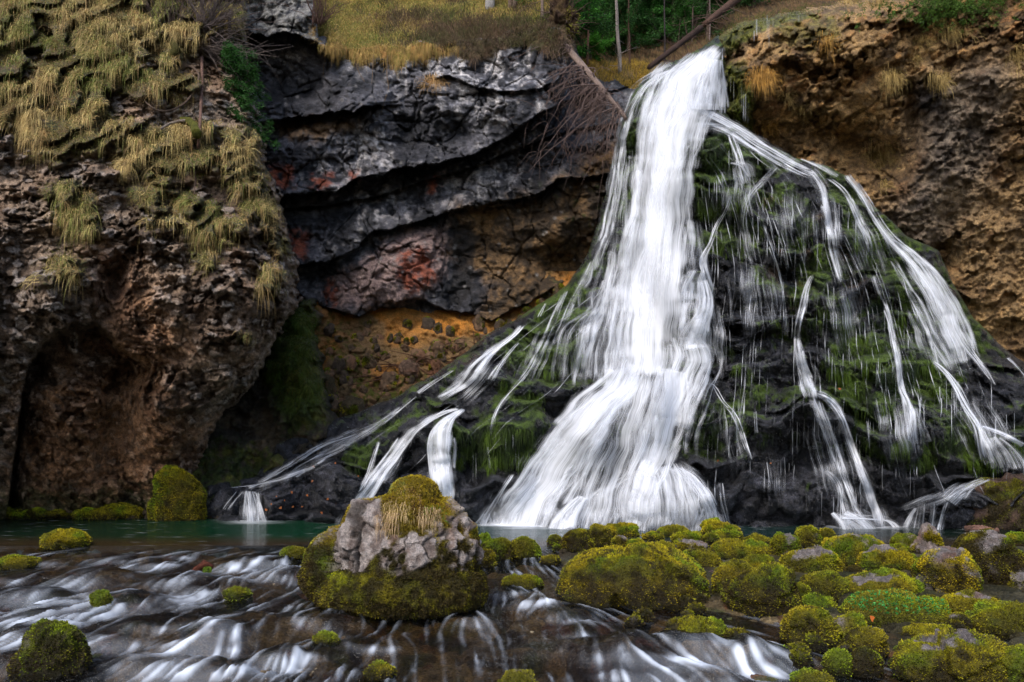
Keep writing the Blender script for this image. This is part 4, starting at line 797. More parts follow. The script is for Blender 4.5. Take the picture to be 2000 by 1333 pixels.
# sheets of drop: the water steps down along these lines (x0, x1, y, drop)
x0w, x1w, y0w, y1w, cell = -8.5, 8.5, 5.0, 12.2, .0165
nx_, ny_ = int((x1w - x0w) / cell), int((y1w - y0w) / cell)
gx, gy = np.meshgrid(x0w + np.arange(nx_) * cell, y0w + np.arange(ny_) * cell)
pxg = 1000 + gx / gy * F; pyg = HY + (CAMZ - level(gy)) / gy * F
ux = lin(pxg, [(-200, -.75), (150, -.7), (400, -.45), (600, -.15), (900, .1), (1050, .1), (1200, .55), (1500, .95), (1700, 1.0)]) * 1.0
ux = ux + .35 * fbm(np.stack([gx.ravel() * .9, gy.ravel() * .9, gx.ravel() * 0], -1), 2, 5).reshape(gx.shape)
uy = -np.ones_like(gx)
hgt = np.zeros_like(gx); foam = np.zeros_like(gx)
for (qx, qy, hw, hh) in PIL:
    d0 = float(Dof(qy)); rx = hw / F * d0; cx = (qx - 1000) / F * d0; ry = rx * .75
    cy = d0 + ry * .3
    dx, dy = (gx - cx) / rx, (gy - cy) / ry; r2 = dx * dx + dy * dy
    g = np.exp(-r2 * r2 * .5); hgt += hh * g * 1.0
    # flow parts round the rock and spills down its near side
    ux += g * dx * .9 + np.exp(-(dx ** 2 + (dy + 1.3) ** 2)) * dx * .5
    spill = np.exp(-(dx ** 2) * .8) * np.exp(-((dy + 1.05) / .55) ** 2); foam += spill * .55
    wake = np.exp(-((dx / 1.3) ** 2)) * np.exp(-((dy + 1.9) / .8) ** 2); foam += wake * .42
    hgt -= wake * hh * .35
    foam += np.exp(-((np.sqrt(r2) - 1.15) / .25) ** 2) * (dy < .2) * .22
zone = np.zeros_like(gx)      # rapids zones of the photograph's stream
for (bx_, by_, rx_, ry_, k_) in [(150, 1180, 260, 50, .6), (440, 1130, 170, 34, .6), (540, 1110, 80, 26, .6), (620, 1140, 60, 30, .6), (260, 1215, 240, 30, .5), (60, 1215, 120, 40, .5), (360, 1180, 120, 24, .5), (600, 1190, 60, 20, .3), (700, 1240, 90, 14, .5), (430, 1310, 200, 26, .7), (250, 1290, 200, 40, .35), (640, 1265, 70, 30, .3), (1040, 1180, 90, 30, .45), (1120, 1225, 110, 22, .6), (1010, 1065, 30, 10, .4), (1075, 1080, 30, 10, .7),
                             (1240, 1300, 160, 40, .28), (1420, 1290, 120, 40, .22), (1520, 1310, 80, 30, .25), (1150, 1190, 60, 20, .3), (950, 1150, 60, 30, .3), (600, 1320, 200, 20, .45), (20, 1330, 160, 30, .5)]:
    zone += k_ * np.exp(-((pxg - bx_) / rx_) ** 2 - ((pyg - by_) / ry_) ** 2)
nn2 = fbm(np.stack([gx.ravel() * 5, gy.ravel() * 7, gx.ravel() * 0], -1), 3, 25).reshape(gx.shape) * 2
nn = fbm(np.stack([gx.ravel() * 1.6, gy.ravel() * 2.6, gx.ravel() * 0], -1), 4, 15).reshape(gx.shape)
ln = np.hypot(ux, uy); ux /= ln; uy /= ln
# streaks: noise dragged along the flow
def lic(src, Ls, vx, vy):
    I, J = np.meshgrid(np.arange(nx_), np.arange(ny_)); acc = src.copy(); tot = 1
    for sg in (1, -1):
        x, y = I.astype(float), J.astype(float)
        for k in range(Ls):
            ii = np.clip(x.astype(int), 0, nx_ - 1); jj = np.clip(y.astype(int), 0, ny_ - 1)
            x = x + sg * vx[jj, ii]; y = y + sg * vy[jj, ii]
            ii = np.clip(x.astype(int), 0, nx_ - 1); jj = np.clip(y.astype(int), 0, ny_ - 1)
            acc += src[jj, ii]; tot += 1
    acc /= tot; return (acc - acc.mean()) / acc.std()
src = rng.normal(size=gx.shape); src = src + np.roll(src, 1, 1)
st = lic(src, 22, ux, uy); st = lic(st, 5, ux, uy)
st = (st + np.roll(st, 1, 0) + np.roll(st, -1, 0) + np.roll(st, 1, 1) + np.roll(st, -1, 1)) / 4.2
big = rng.normal(size=(ny_ // 3 + 1, nx_ // 3 + 1)).repeat(3, 0).repeat(3, 1)[:ny_, :nx_]
st2 = lic(big, 34, ux, uy)
fm = foam * .85 + zone * .55 + .9 * nn - .40
fade = ss(11.75, 11.3, gy)
foamv = ss(.05, 1.15, fm) * (.10 + .90 * ss(-.5, 2.0, st * .95 + st2 * .5 + .7 * nn2)) * fade
foamv = np.maximum(foamv, .15 * ss(.2, 2.2, st * .8 + st2 * .6) * ss(-.6, .3, nn) * fade)
foamv = np.maximum(foamv, .28 * ss(1.0, 2.2, st + st2 * .5) * ss(-.2, .5, zone + nn) * fade)
hgt = hgt + ((.003 * st + .012 * st2) * (.35 + np.clip(zone, 0, 1)) + .016 * nn2 * np.clip(zone + .15, 0, 1)) * fade + .035 * nn * fade
def gsamp(G, x, y):
    fx = np.clip((x - x0w) / cell, 0, nx_ - 1.001); fy = np.clip((y - y0w) / cell, 0, ny_ - 1.001)
    i, j = fx.astype(int), fy.astype(int); u, v = fx - i, fy - j
    return G[j, i] * (1 - u) * (1 - v) + G[j, i + 1] * u * (1 - v) + G[j + 1, i] * (1 - u) * v + G[j + 1, i + 1] * u * v
xs = np.r_[np.arange(-620, -140, 8.0), np.arange(-140, 2141, 2.0), np.arange(2141, 2620, 8.0)]; ds_ = Dof(np.r_[np.arange(1420, 1130, -1.5), np.arange(1130, 1070, -1.0)]); ds_ = np.r_[ds_, 11.75]
DX, DY = np.meshgrid(xs, ds_); wx_ = (DX - 1000) / F * DY
rs_ = np.abs(np.gradient(DY, axis=0)).ravel(); hh_ = 0; ff = 0
for o_ in (-.8, -.5, -.2, .1, .4, .7, 1.0):
    hh_ = hh_ + gsamp(hgt, wx_.ravel(), DY.ravel() + o_ * rs_) / 7; ff = ff + gsamp(foamv, wx_.ravel(), DY.ravel() + o_ * rs_) / 7
lv = level(DY.ravel()); V = np.stack([wx_.ravel(), DY.ravel(), lv + hh_ * ss(11.75, 11.2, DY.ravel())], -1)
f = gridfaces(len(ds_), len(xs))[:, ::-1]
M_stream = water_mat("stream_water", (.52, .47, .38, 1), foamcol=(.66, .72, .82, 1), ripple=(26, .7), rough=.12)
tag(new_mesh("stream", V, f, M_stream, attrs={"foam": np.clip(ff, 0, .8)}), "clear shallow stream breaking into white rapids over its stones", "stream", kind="structure")
# pool
xs = np.linspace(-21, 21, 300); ys = np.r_[np.linspace(11.75, 18.5, 260)]
GX, GY = np.meshgrid(xs, ys); v = fbm(np.stack([GX.ravel() * .5, GY.ravel() * 1.0, GX.ravel() * 0], -1), 3, 4)
pxp = 1000 + GX.ravel() / GY.ravel() * F
deep = ss(11.9, 13.6, GY.ravel() + v * .4); cen = np.exp(-((pxp - 640) / 420) ** 2)
col = mix(C(.030, .020, .010), mix(C(.005, .012, .008), C(.003, .030, .013), np.clip(cen, 0, 1)), deep)
col = mix(col, C(.012, .035, .035), ss(900, 1000, pxp) * ss(1700, 1300, pxp) * deep * .8)
# foam: a belt of churned water under each fall and flecks along the rock
D_ = GY.ravel(); lines = 0
wl = np.interp(pxp, [400, 900, 1000, 1300, 1700, 2000], [17.3, 16.35, 16.2, 16.05, 15.5, 15.0])
belt = np.interp(pxp, [930, 980, 1100, 1350, 1420, 1450], [0, 1, 1, 1, .6, 0]) + .5 * np.exp(-((pxp - 490) / 40) ** 2) + .6 * np.exp(-((pxp - 690) / 40) ** 2) + .5 * np.exp(-((pxp - 1690) / 60) ** 2)
fo = np.clip(belt, 0, 1) * (.8 + .2 * ss(-.3, .3, fbm(np.stack([GX.ravel() * 2.5, GY.ravel() * 4, GX.ravel() * 0], -1), 3, 45))) * ss(1.1, .1, wl - .45 - D_ + v * .9)
fl = ss(.42, .6, fbm(np.stack([GX.ravel() * 5, GY.ravel() * 7, GX.ravel() * 0], -1), 2, 44)) * (.7 * ss(1.0, .3, wl - D_) + .2)
V = np.stack([GX.ravel(), GY.ravel(), .008 * v + .02 * fo], -1)
M_pool = water_mat("pool_water", (1, 1, 1, 1), ripple=(3.2, .55), stretch=(1.2, 5, 1), clear=False, rough=.08)
tag(new_mesh("pool", V, gridfaces(len(ys), len(xs))[:, ::-1], M_pool, mix(col, C(.03, .02, .01), 0.0), attrs={"foam": np.clip(fo + fl * .6, 0, .95)}), "still emerald pool at the foot of the falls", "pool", kind="structure")
# bed
xs = np.r_[np.arange(-640, -200, 8.0), np.arange(-200, 2201, 3.0), np.arange(2201, 2640, 8.0)]; ds_ = np.r_[Dof(np.arange(1560, 1075, -3.0)), 11.75, 12.5, 14, 16, 19]
DX, DY = np.meshgrid(xs, ds_); wx_ = ((DX - 1000) / F * DY).ravel(); dy_ = DY.ravel(); px_ = DX.ravel()
P = np.stack([wx_, dy_, 0 * wx_], -1); f1, f2, cid = worley(P * 2.3, 5); g1, g2, gid = worley(P * 6, 8); v = fbm(P * .8, 4, 9)
bar = ss(1060, 1140, px_ + 60 * v) * ss(7.2, 8.6, dy_ + (px_ - 1500) * .004) * ss(11.9, 11.2, dy_)
z = level(dy_) - .26 + .22 * np.sqrt(np.clip(1 - (f1 / .75) ** 2, 0, 1)) + .07 * np.sqrt(np.clip(1 - (g1 / .7) ** 2, 0, 1)) + .1 * v + bar * .16 + gsamp(hgt, wx_, dy_) * .8 - .9 * ss(11.6, 13.5, dy_)
z = np.minimum(z, level(dy_) - .03 + .10 * bar + np.maximum(gsamp(hgt, wx_, dy_) * .8, 0))
col = mix(C(.07, .045, .025), C(.30, .21, .11), ss(.35, .8, cid)); col = mix(col, C(.50, .36, .17), .85 * ss(.0, .3, fbm(P * np.array([1.1, 1.6, 1]), 3, 66)) * np.clip(blob(px_, dy_, 880, 6.9, 330, 1.0) + blob(px_, dy_, 1180, 8.0, 250, .5) + blob(px_, dy_, 1010, 9.5, 90, .9), 0, 1)); col = mix(col, C(.36, .28, .16), ss(.7, .8, cid) * .8); col = mix(col, C(.20, .07, .03), ss(.9, .95, gid) * .8)
col = mix(col, C(.07, .10, .02), ss(.1, .4, fbm(P * 2, 3, 19)) * .7); col = mix(col, C(.020, .022, .008), bar * .85)
tag(new_mesh("stream_bed", np.stack([wx_, dy_, z], -1), gridfaces(len(ds_), len(xs))[:, ::-1], M_rock, col * 1.05, attrs={"wet": np.ones(len(z)) * .8}), "brown and tan stones of the stream bed under the clear water", "stream bed", kind="structure")
gp = np.array([[-90, -40, -1.6], [90, -40, -1.6], [90, 120, -1.6], [-90, 120, -1.6]], float)
tag(new_mesh("ground", gp, np.array([[0, 1, 2, 3]]), M_soil, np.tile(C(.09, .065, .04), (4, 1))), "dark soil of the valley floor", "ground", kind="structure")
for sx in (-1, 1):      # banks of the stream outside the picture
    u_ = np.linspace(-3, 17.5, 120); w_ = np.linspace(0, 9, 50); U_, W_ = np.meshgrid(u_, w_); bx0 = np.interp(U_, [-3, 5, 12, 17.5], [5.6, 5.8, 9.6, 13.5])
    Pb = np.stack([sx * (bx0 + W_).ravel(), U_.ravel(), 0 * U_.ravel()], -1); Pb[:, 2] = -.65 + 1.5 * ss(0, 5, W_.ravel()) + .6 * fbm(Pb * .6, 4, 6) * ss(0, 1.5, W_.ravel()) + .12 * ridged(Pb * 1.8, 3, 7)
    f_ = gridfaces(50, 120); f_ = f_[:, ::-1] if sx > 0 else f_
    tag(new_mesh("bank", Pb, f_, M_soil, mix(C(.10, .07, .035), C(.09, .12, .02), ss(-.2, .3, fbm(Pb * 1.2, 3, 8)))), "mossy earth bank of the stream", "bank", kind="structure")
# ------------------------------------------------------------------ boulders
import bmesh
_ico = {}
def ico(n):
    if n not in _ico:
        bm = bmesh.new(); bmesh.ops.create_icosphere(bm, subdivisions=n, radius=1.0)
        _ico[n] = (np.array([v.co[:] for v in bm.verts]), np.array([[v.index for v in f.verts] for f in bm.faces])); bm.free()
    return _ico[n]
def star(dirs, lobes, k=9.0):
    """distance of the outer skin of a union of ellipsoids from the origin, softly joined"""
    R = []
    for (c, r) in lobes:
        c = np.array(c, float); r = np.array(r, float)
        d = dirs / r; o = -c / r
        A = (d * d).sum(1); B = (d * o).sum(1); Cc = (o * o).sum() - 1
        disc = B * B - A * Cc; t = np.where(disc > 0, (-B + np.sqrt(np.maximum(disc, 0))) / A, 0)
        R.append(np.maximum(t, 0.01))
    R = np.array(R); m = R.max(0)
    return m + np.log(np.exp((R - m) * k).sum(0)) / k - math.log(1.3) / k * .5
def tufts(P, Nn, Fc, weight, n, size, colf, brn=.5):
    """many small moss sprigs growing out of the skin"""
    a, b, c = P[Fc[:, 0]], P[Fc[:, 1]], P[Fc[:, 2]]
    ar = np.linalg.norm(np.cross(b - a, c - a), axis=1) * weight[Fc].mean(1)
    cen = (a + b + c) / 3; fn = np.cross(b - a, c - a); facing = (fn[:, 1] < .2 * np.linalg.norm(fn, axis=1)) | (fn[:, 2] > 0)
    ar = ar * facing
    if ar.sum() <= 0: return None
    i = rng.choice(len(Fc), n, p=ar / ar.sum()); r1 = np.sqrt(rng.random((n, 1))); r2 = rng.random((n, 1))
    o = (1 - r1) * a[i] + r1 * (1 - r2) * b[i] + r1 * r2 * c[i]; nn_ = Nn[Fc[i, 0]]
    d = nn_ + (rng.random((n, 3)) - .5) * 1.3; d[:, 2] -= .15; d /= np.linalg.norm(d, axis=1)[:, None]
    s = size * rng.uniform(.5, 1.5, (n, 1)); sd = np.cross(d, rng.normal(size=(n, 3))); sd /= np.linalg.norm(sd, axis=1)[:, None] + 1e-9
    v = np.stack([o - sd * s * .45 - nn_ * s * .3, o + sd * s * .45 - nn_ * s * .3, o + d * s], 1).reshape(-1, 3)
    sd_ = ss(.8, 0, nn_[:, 2]) * brn; dk_ = rng.random(n) < .10 + .75 * sd_; cc = colf(o); cc[dk_] = BROWN * 1.2; cc = cc * rng.uniform(.62, 1.42, (n, 1)); cc = np.stack([cc * .75, cc * .75, cc * 1.25], 1).reshape(-1, 3)  # steep sides get more dark brown sprigs, adding to the painted shade
    return v, np.arange(3 * n).reshape(-1, 3), cc
OLIVE, GREEN, GOLD, BROWN = C(.20, .185, .012), C(.15, .22, .010), C(.42, .32, .012), C(.030, .020, .006)
def moss_col(P, key, yell=.4, brn=.45):
    a = fbm(P * 1.7 + key, 3, 5); b = fbm(P * 6 + key, 4, 6); c = fbm(P * 3.1 - key, 3, 7)
    col = mix(mix(OLIVE * .8, GREEN, ss(-.2, .35, a)), GOLD, ss(.25, -.15, c) * yell)
    return mix(col, BROWN, ss(.1 + .4 * (1 - brn), .45 + .3 * (1 - brn), b * .8 + .25 + (brn - .5)) * .85)
_bk = 0
def boulder(label, cx, top, base, wpx, moss=.9, bare=0.0, yell=.4, brn=.5, group=None, flat=1.0, lobes=None, lift=0.0, D=None, name="mossy_boulder", key=None, ang=.8, cat="boulder", rockc=(.42, .36, .34), dep=.8, wet=False, tuft=1.0, skew=0):
    global _bk; _bk += 1
    key = _bk * 3.71 if key is None else key
    r_ = np.random.default_rng(_bk * 7 + 3)
    if D is None: D = float(Dof(base))
    zb = CAMZ - (base - HY) / F * D
    rx = wpx / 2 / F * D; ry = rx * dep; Dc = D + ry * .75
    rx *= Dc / D * .93
    zt = CAMZ - (top + .07 * (base - top) - HY) / F * Dc; h = max(zt - zb, .05)
    x0 = (cx - 1000) / F * Dc
    sub = 5 if wpx < 110 else 6
    if wpx < 30: sub = 4
    dirs, Fc = ico(sub)
    if lobes is None:
        lobes = [((0, 0, 0), (1, 1, 1))]
        for k in range(r_.integers(2, 4)):
            a = r_.uniform(0, 6.28); rr = r_.uniform(.25, .5)
            lobes.append(((math.cos(a) * rr * 1.3, math.sin(a) * rr * .8, r_.uniform(-.35, .2)), tuple(r_.uniform(.4, .75, 3))))
    R = star(dirs, lobes)
    q = dirs * R[:, None]; mx_ = np.abs(q[:, 0]).max(); mz = q[:, 2].max(); q = q / np.array([mx_, np.abs(q[:, 1]).max(), mz])
    # rounded boxy body, sunk a third into the bed
    q = np.sign(q) * np.abs(q) ** np.array([.84, .9, .74 * flat])
    Hh = h * .92 if not lift else h * .62; zc = zb + (h - Hh if lift else h * .08)
    P = np.stack([x0 + (q[:, 0] + skew * q[:, 2]) * rx, Dc + q[:, 1] * ry, zc + q[:, 2] * np.where(q[:, 2] > 0, zt - zc, .45 * h + .12)], -1)
    Nn = dirs / np.array([rx, ry, h]); Nn /= np.linalg.norm(Nn, axis=1)[:, None]
    sc_ = min(rx, .9)
    g1, g2, gid = worley(P * (1.6 / sc_) * .6 + key, 3); k1, k2, kid = worley(P * 9 + key, 4)
    hum = fbm(P * (.9 / sc_) + key, 4, 11)
    mm_ = ss(-.15, .15, moss - .5 + .8 * fbm(P * 2.2 + key, 4, 12) + .0 * hum)
    bz = (P[:, 2] - zc) / (zt - zc)
    if bare > 0:
        mm_ = mm_ * (1 - ss(1 - bare, 1.05 - bare * .4, bz + .5 * fbm(P * 4 + key, 3, 14)))
    disp = sc_ * (.22 * hum + .20 * (gid - .5) + .06 * noise(P * (3.5 / sc_) + key, 91)) + (1 - mm_) * (.035 * (kid - .5) - .03 * ss(.1, 0, k2 - k1)) + mm_ * (.022 * fbm(P * 12 + key, 3, 13) + .012 * (1 - k1) + .012 * noise(P * 38 + key, 8))
    P = P + Nn * disp[:, None]
    v2 = fbm(P * 7 + key, 3, 17)
    rk = mix(C(*rockc) * .55, C(*rockc), ss(-.3, .35, v2 + (kid - .5) * .6)); rk = mix(rk, C(.30, .13, .07), ss(.2, .5, fbm(P * 3 + key, 3, 18)) * .5)
    mc = moss_col(P, key, yell, brn)
    wl = P[:, 2] - level(P[:, 1]); dark = ss(.10, .01, wl + v2 * .03) if not lift else 0 * wl
    side = ss(.75, .1, Nn[:, 2] + .35 * fbm(P * 5 + key, 3, 44)); mc = mix(mc, BROWN * 1.1, side * min(brn * 1.3, .88))  # flanks carry browner moss, darkened further to paint shade into the colour
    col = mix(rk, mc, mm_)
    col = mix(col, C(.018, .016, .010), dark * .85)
    wt = np.clip(dark, 0, 1)
    big = wpx > 90
    root = empty(name, (x0, Dc, zb)) if big else None
    off = np.array([x0, Dc, zb])
    if big:
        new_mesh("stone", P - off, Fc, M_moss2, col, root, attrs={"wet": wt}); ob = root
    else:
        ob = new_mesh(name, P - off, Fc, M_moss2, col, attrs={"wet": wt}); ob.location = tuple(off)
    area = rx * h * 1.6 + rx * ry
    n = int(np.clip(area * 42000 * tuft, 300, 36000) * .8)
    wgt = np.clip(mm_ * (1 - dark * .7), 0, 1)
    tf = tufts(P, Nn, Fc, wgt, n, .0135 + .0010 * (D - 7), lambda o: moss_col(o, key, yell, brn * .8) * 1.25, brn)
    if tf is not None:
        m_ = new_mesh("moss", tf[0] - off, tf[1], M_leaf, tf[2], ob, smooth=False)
    tag(ob, label, cat, group)
    return ob, P, Nn, Fc, mm_, off, key
M_moss2 = rock_mat("mossy_stone", 0.85, wet=0.25, bump=1.0, scales=(16, 70, 220), vari=0.45, spec=0.3)
G = "mossy boulders of the rock bar"
# x, top, waterline, width, options, label
BL = [
 (1083, 1044, 1063, 26, dict(yell=.1), "bright green moss knob left of the spillway at the bar's far left tip"),
 (1130, 1032, 1079, 76, dict(brn=.75), "olive brown boulder at the far left end of the bar beside the spillway"),
 (1168, 1027, 1068, 54, dict(brn=.6), "rounded mossy boulder squeezed behind the olive brown end boulder"),
 (1212, 1021, 1050, 86, dict(yell=.7), "long yellow-green boulder touching the pool at the left of the bar"),
 (1212, 1044, 1073, 34, dict(bare=.35, moss=.7), "small pink-topped rock between the long yellow boulder and the big mossy mound"),
 (1244, 1055, 1075, 40, {}, "low mossy stone right of the small pink-topped rock"),
 (1273, 1038, 1056, 46, dict(yell=.7), "low oval moss cushion standing in the shallows right of the long yellow boulder"),
 (1315, 1030, 1050, 64, dict(yell=.3), "flat mossy stone at the pool edge between two shallow gaps"),
 (1345, 1037, 1062, 74, dict(yell=.4), "green humped stone in front of the flat pool-edge stone"),
 (1295, 1061, 1083, 54, dict(yell=.2), "dark green low stone just behind the big mossy mound"),
 (1350, 1053, 1080, 72, dict(bare=.3, moss=.7), "rosy patched stone behind the big mound's right shoulder"),
 (1405, 1018, 1046, 96, dict(yell=.7), "widest moss cushion on the pool edge at the middle of the bar"),
 (1387, 1044, 1066, 40, dict(brn=.8), "dark brown stone below the widest pool-edge cushion"),
 (1420, 1034, 1060, 66, dict(brn=.6), "brownish mossy stone under the right end of the widest cushion"),
 (1445, 1055, 1095, 108, dict(brn=.5, yell=.5), "broad lumpy olive boulder behind the egg-shaped boulder"),
 (1358, 1076, 1118, 104, dict(brn=.6, yell=.2), "smooth dull olive slab tucked behind the big mound's right end"),
 (1432, 1092, 1168, 88, dict(yell=.5), "tall mossy boulder between the big mound and the egg-shaped boulder"),
 (1482, 1084, 1116, 64, dict(yell=.9, brn=.2), "small bright yellow cushion perched above the egg-shaped boulder"),
 (1535, 1037, 1098, 72, dict(brn=.6, bare=.15), "steep dark boulder with a bare tip in the bar's back row"),
 (1577, 1024, 1068, 56, dict(brn=.5), "round mossy knob standing against the pool behind the steep dark boulder"),
 (1613, 1031, 1056, 34, dict(brn=.4), "little moss knob right of the round knob at the pool"),
 (1670, 1039, 1104, 132, dict(bare=.3, moss=.85, yell=.7), "large pink-crowned boulder in the bar's back row"),
 (1582, 1068, 1128, 124, dict(bare=.25, moss=.8), "grey-backed boulder with ragged moss behind the dark-sided block"),
 (1735, 1071, 1122, 122, dict(bare=.18, yell=.6), "boulder with a pale grey cap left of the yellow-flanked boulder"),
 (1606, 1119, 1172, 96, dict(yell=.1, brn=.55), "blocky boulder with green top and dark undercut side"),
 (1710, 1117, 1172, 172, dict(bare=.1, moss=.8, yell=.4), "long low boulder with pale lichen specks on its back"),
 (1560, 1140, 1180, 50, dict(brn=.4), "slim moss shoulder leaning against the egg-shaped boulder's right"),
 (1600, 1162, 1200, 76, dict(yell=.5), "low cushion in front of the dark undercut block"),
 (1740, 1150, 1225, 210, dict(yell=.2, brn=.35, moss=1.0), "wide bright green mound sprinkled with small leafy plants"),
 (1580, 1182, 1264, 120, dict(yell=.5, brn=.5), "round shaggy boulder at the water's edge in front of the egg-shaped one"),
 (1660, 1196, 1252, 68, dict(yell=.5, brn=.2), "bright rounded cushion right of the shaggy shore boulder"),
 (1690, 1227, 1280, 88, dict(brn=.6), "brownish cushion below the stone with the orange leaf"),
 (1772, 1040, 1076, 60, dict(yell=.1, brn=.2), "low green cushion at the pool edge left of the pointed pale rock"),
 (1756, 1062, 1080, 40, dict(yell=.4), "small moss lump under the low green pool cushion"),
 (1985, 1043, 1062, 56, dict(yell=.5, brn=.2), "flat bright cushion at the far right pool edge"),
 (1925, 1030, 1152, 158, dict(bare=.12, moss=.68, yell=.4, brn=.8), "tallest rusty brown boulder on the right of the bar"),
 (1855, 1068, 1168, 142, dict(bare=.2, moss=.75, yell=.95, brn=.6), "yellow-flanked boulder with pale ridges below the pointed rock"),
 (1992, 1116, 1160, 50, dict(bare=.5, moss=.6), "pale mottled rock cut by the right edge below the rusty boulder"),
 (1888, 1150, 1210, 112, dict(bare=.1, yell=.7), "wedge-shaped boulder leaning left in front of the yellow-flanked one"),
 (1965, 1168, 1245, 140, dict(yell=.3, brn=.35), "large green boulder at the right edge with a pale top"),
 (1832, 1186, 1224, 60, dict(brn=.5), "small mossy stone in the dark gap below the yellow-flanked boulder"),
 (1872, 1195, 1236, 62, dict(brn=.7, bare=.2), "small brown stone between the wedge and the green edge boulder"),
 (1820, 1215, 1262, 130, dict(yell=.4, brn=.2), "bright low shelf of moss above the long front boulder"),
 (1860, 1232, 1345, 250, dict(yell=.4, brn=.55, bare=.05), "biggest front boulder, a long mossy whaleback at the lower right"),
 (1980, 1262, 1350, 130, dict(yell=.4, brn=.4), "green boulder cut by the lower right corner"),
 (1638, 1267, 1318, 56, dict(yell=.1, brn=.3), "dark green shaggy stone beside the little cascade at the lower right"),
 (1692, 1268, 1322, 66, dict(brn=.75, yell=.1), "dark brown mossy stone right of the green shaggy one"),
 (1588, 1311, 1350, 84, dict(yell=.1, brn=.2), "vivid green boulder cut by the bottom edge right of the middle"),
 (1522, 1262, 1290, 46, dict(yell=.1, brn=.8, moss=.7), "wet dark stone showing in the small cascade"),
 (1365, 1204, 1256, 128, dict(yell=.4, brn=.6), "low mossy boulder alone in the stream below the big mound"),
 (1018, 1121, 1150, 90, dict(yell=.3, brn=.4), "flat moss island in the channel between the capped boulder and the big mound"),
 (1025, 1045, 1090, 66, dict(yell=.1, brn=.3), "bright green boulder left of the spillway behind the capped boulder"),
 (972, 1049, 1092, 66, dict(yell=.1, brn=.6), "dark wet boulder between the capped boulder and the bright green one"),
 (946, 1042, 1070, 34, dict(yell=.1, brn=.1), "green lump peeping out beside the capped boulder's right flank"),
 (950, 1074, 1108, 44, dict(brn=.6), "brown mossy stone hugging the capped boulder's right side"),
 (1087, 1064, 1076, 16, dict(yell=.1), "tiny green stone in the spillway"),
 (1075, 1085, 1104, 40, dict(brn=.7, moss=.9), "dark small stone left of the big mossy mound"),
 (1520, 1110, 1150, 40, dict(brn=.6), "mossy stone in the gap behind the egg-shaped boulder"),
 (1665, 1106, 1130, 40, dict(brn=.8, moss=.8), "little dark stone in front of the pink-crowned boulder"),
 (1480, 1046, 1062, 60, dict(brn=.6, yell=.2), "flat moss ledge running right from the widest pool-edge cushion"),
 (1800, 1165, 1195, 60, dict(brn=.6, yell=.2), "low dark moss step beside the long lichen-specked boulder"),
 (130, 1036, 1070, 106, dict(yell=.6, brn=.4), "moss-covered islet alone in the pool's left side"),
 (34, 1089, 1110, 90, dict(yell=.3, brn=.3), "flat moss-topped stone at the left edge above the rapids"),
 (98, 1214, 1322, 150, dict(yell=.1, brn=.75, moss=.85, lobes=[((.15, 0, 0), (.72, .9, .95)), ((-.55, -.2, -.3), (.5, .6, .55)), ((.5, 0, -.1), (.45, .6, .7)), ((0, 0, .3), (.5, .5, .62))]), "dark hulking boulder with vivid green patches at the lower left"),
 (197, 1150, 1194, 48, dict(yell=0, brn=.2), "small vivid green stone with water sliding round it at the left"),
 (463, 1149, 1168, 52, dict(yell=.2, brn=.1), "small moss pad in the rapids left of the capped boulder"),
 (636, 1236, 1266, 58, dict(yell=.1, brn=.4), "round moss button below the capped boulder"),
 (743, 1295, 1328, 64, dict(yell=.3, brn=.5), "small mossy stone near the bottom edge under the capped boulder"),
 (1012, 1311, 1350, 76, dict(yell=.2, brn=.3), "mossy stone cut by the bottom edge at the middle"),
 (578, 1068, 1092, 64, dict(yell=.1, brn=.3, moss=.8), "flat green-topped stone at the lip of the rapids beside the capped boulder"),
]
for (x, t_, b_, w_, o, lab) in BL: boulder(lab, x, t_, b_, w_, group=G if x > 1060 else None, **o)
# cobbles in the gaps of the bar
protos = [boulder("small dark mossy cobble filling a gap between the bar's boulders", 1500 + 60 * k, 1150, 1166, 26, brn=.8, yell=.2, group="gap cobbles of the rock bar", name="mossy_cobble") for k in range(3)]
_c = np.random.default_rng(5)
for k in range(64):
    py_ = 1042 + 270 * _c.random() ** 1.2; px__ = _c.uniform(max(1110, 1110 + (py_ - 1180) * 3.2), 1990); D_ = float(Dof(py_))
    src = protos[k % 3][0]; o_ = src.copy(); sc.collection.objects.link(o_); sz = _c.uniform(.7, 1.7)
    o_.location = ((px__ - 1000) / F * D_, D_, float(level(D_)) - .02); o_.scale = (sz * _c.uniform(.8, 1.3), sz, sz * _c.uniform(.8, 1.3)); o_.rotation_euler = (0, 0, _c.uniform(0, 6.28))
    for ch in list(src.children):
        c_ = ch.copy(); sc.collection.objects.link(c_); c_.parent = o_
# the big mound and the egg-shaped boulder
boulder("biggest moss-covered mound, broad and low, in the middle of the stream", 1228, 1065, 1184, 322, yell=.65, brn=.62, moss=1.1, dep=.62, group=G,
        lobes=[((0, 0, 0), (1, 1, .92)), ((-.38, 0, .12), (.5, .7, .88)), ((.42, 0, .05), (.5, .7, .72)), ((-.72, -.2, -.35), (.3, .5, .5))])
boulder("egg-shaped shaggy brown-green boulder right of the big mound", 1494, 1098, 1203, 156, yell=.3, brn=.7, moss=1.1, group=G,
        lobes=[((0, 0, 0), (1, 1, .85)), ((.18, 0, .22), (.62, .7, .85))])
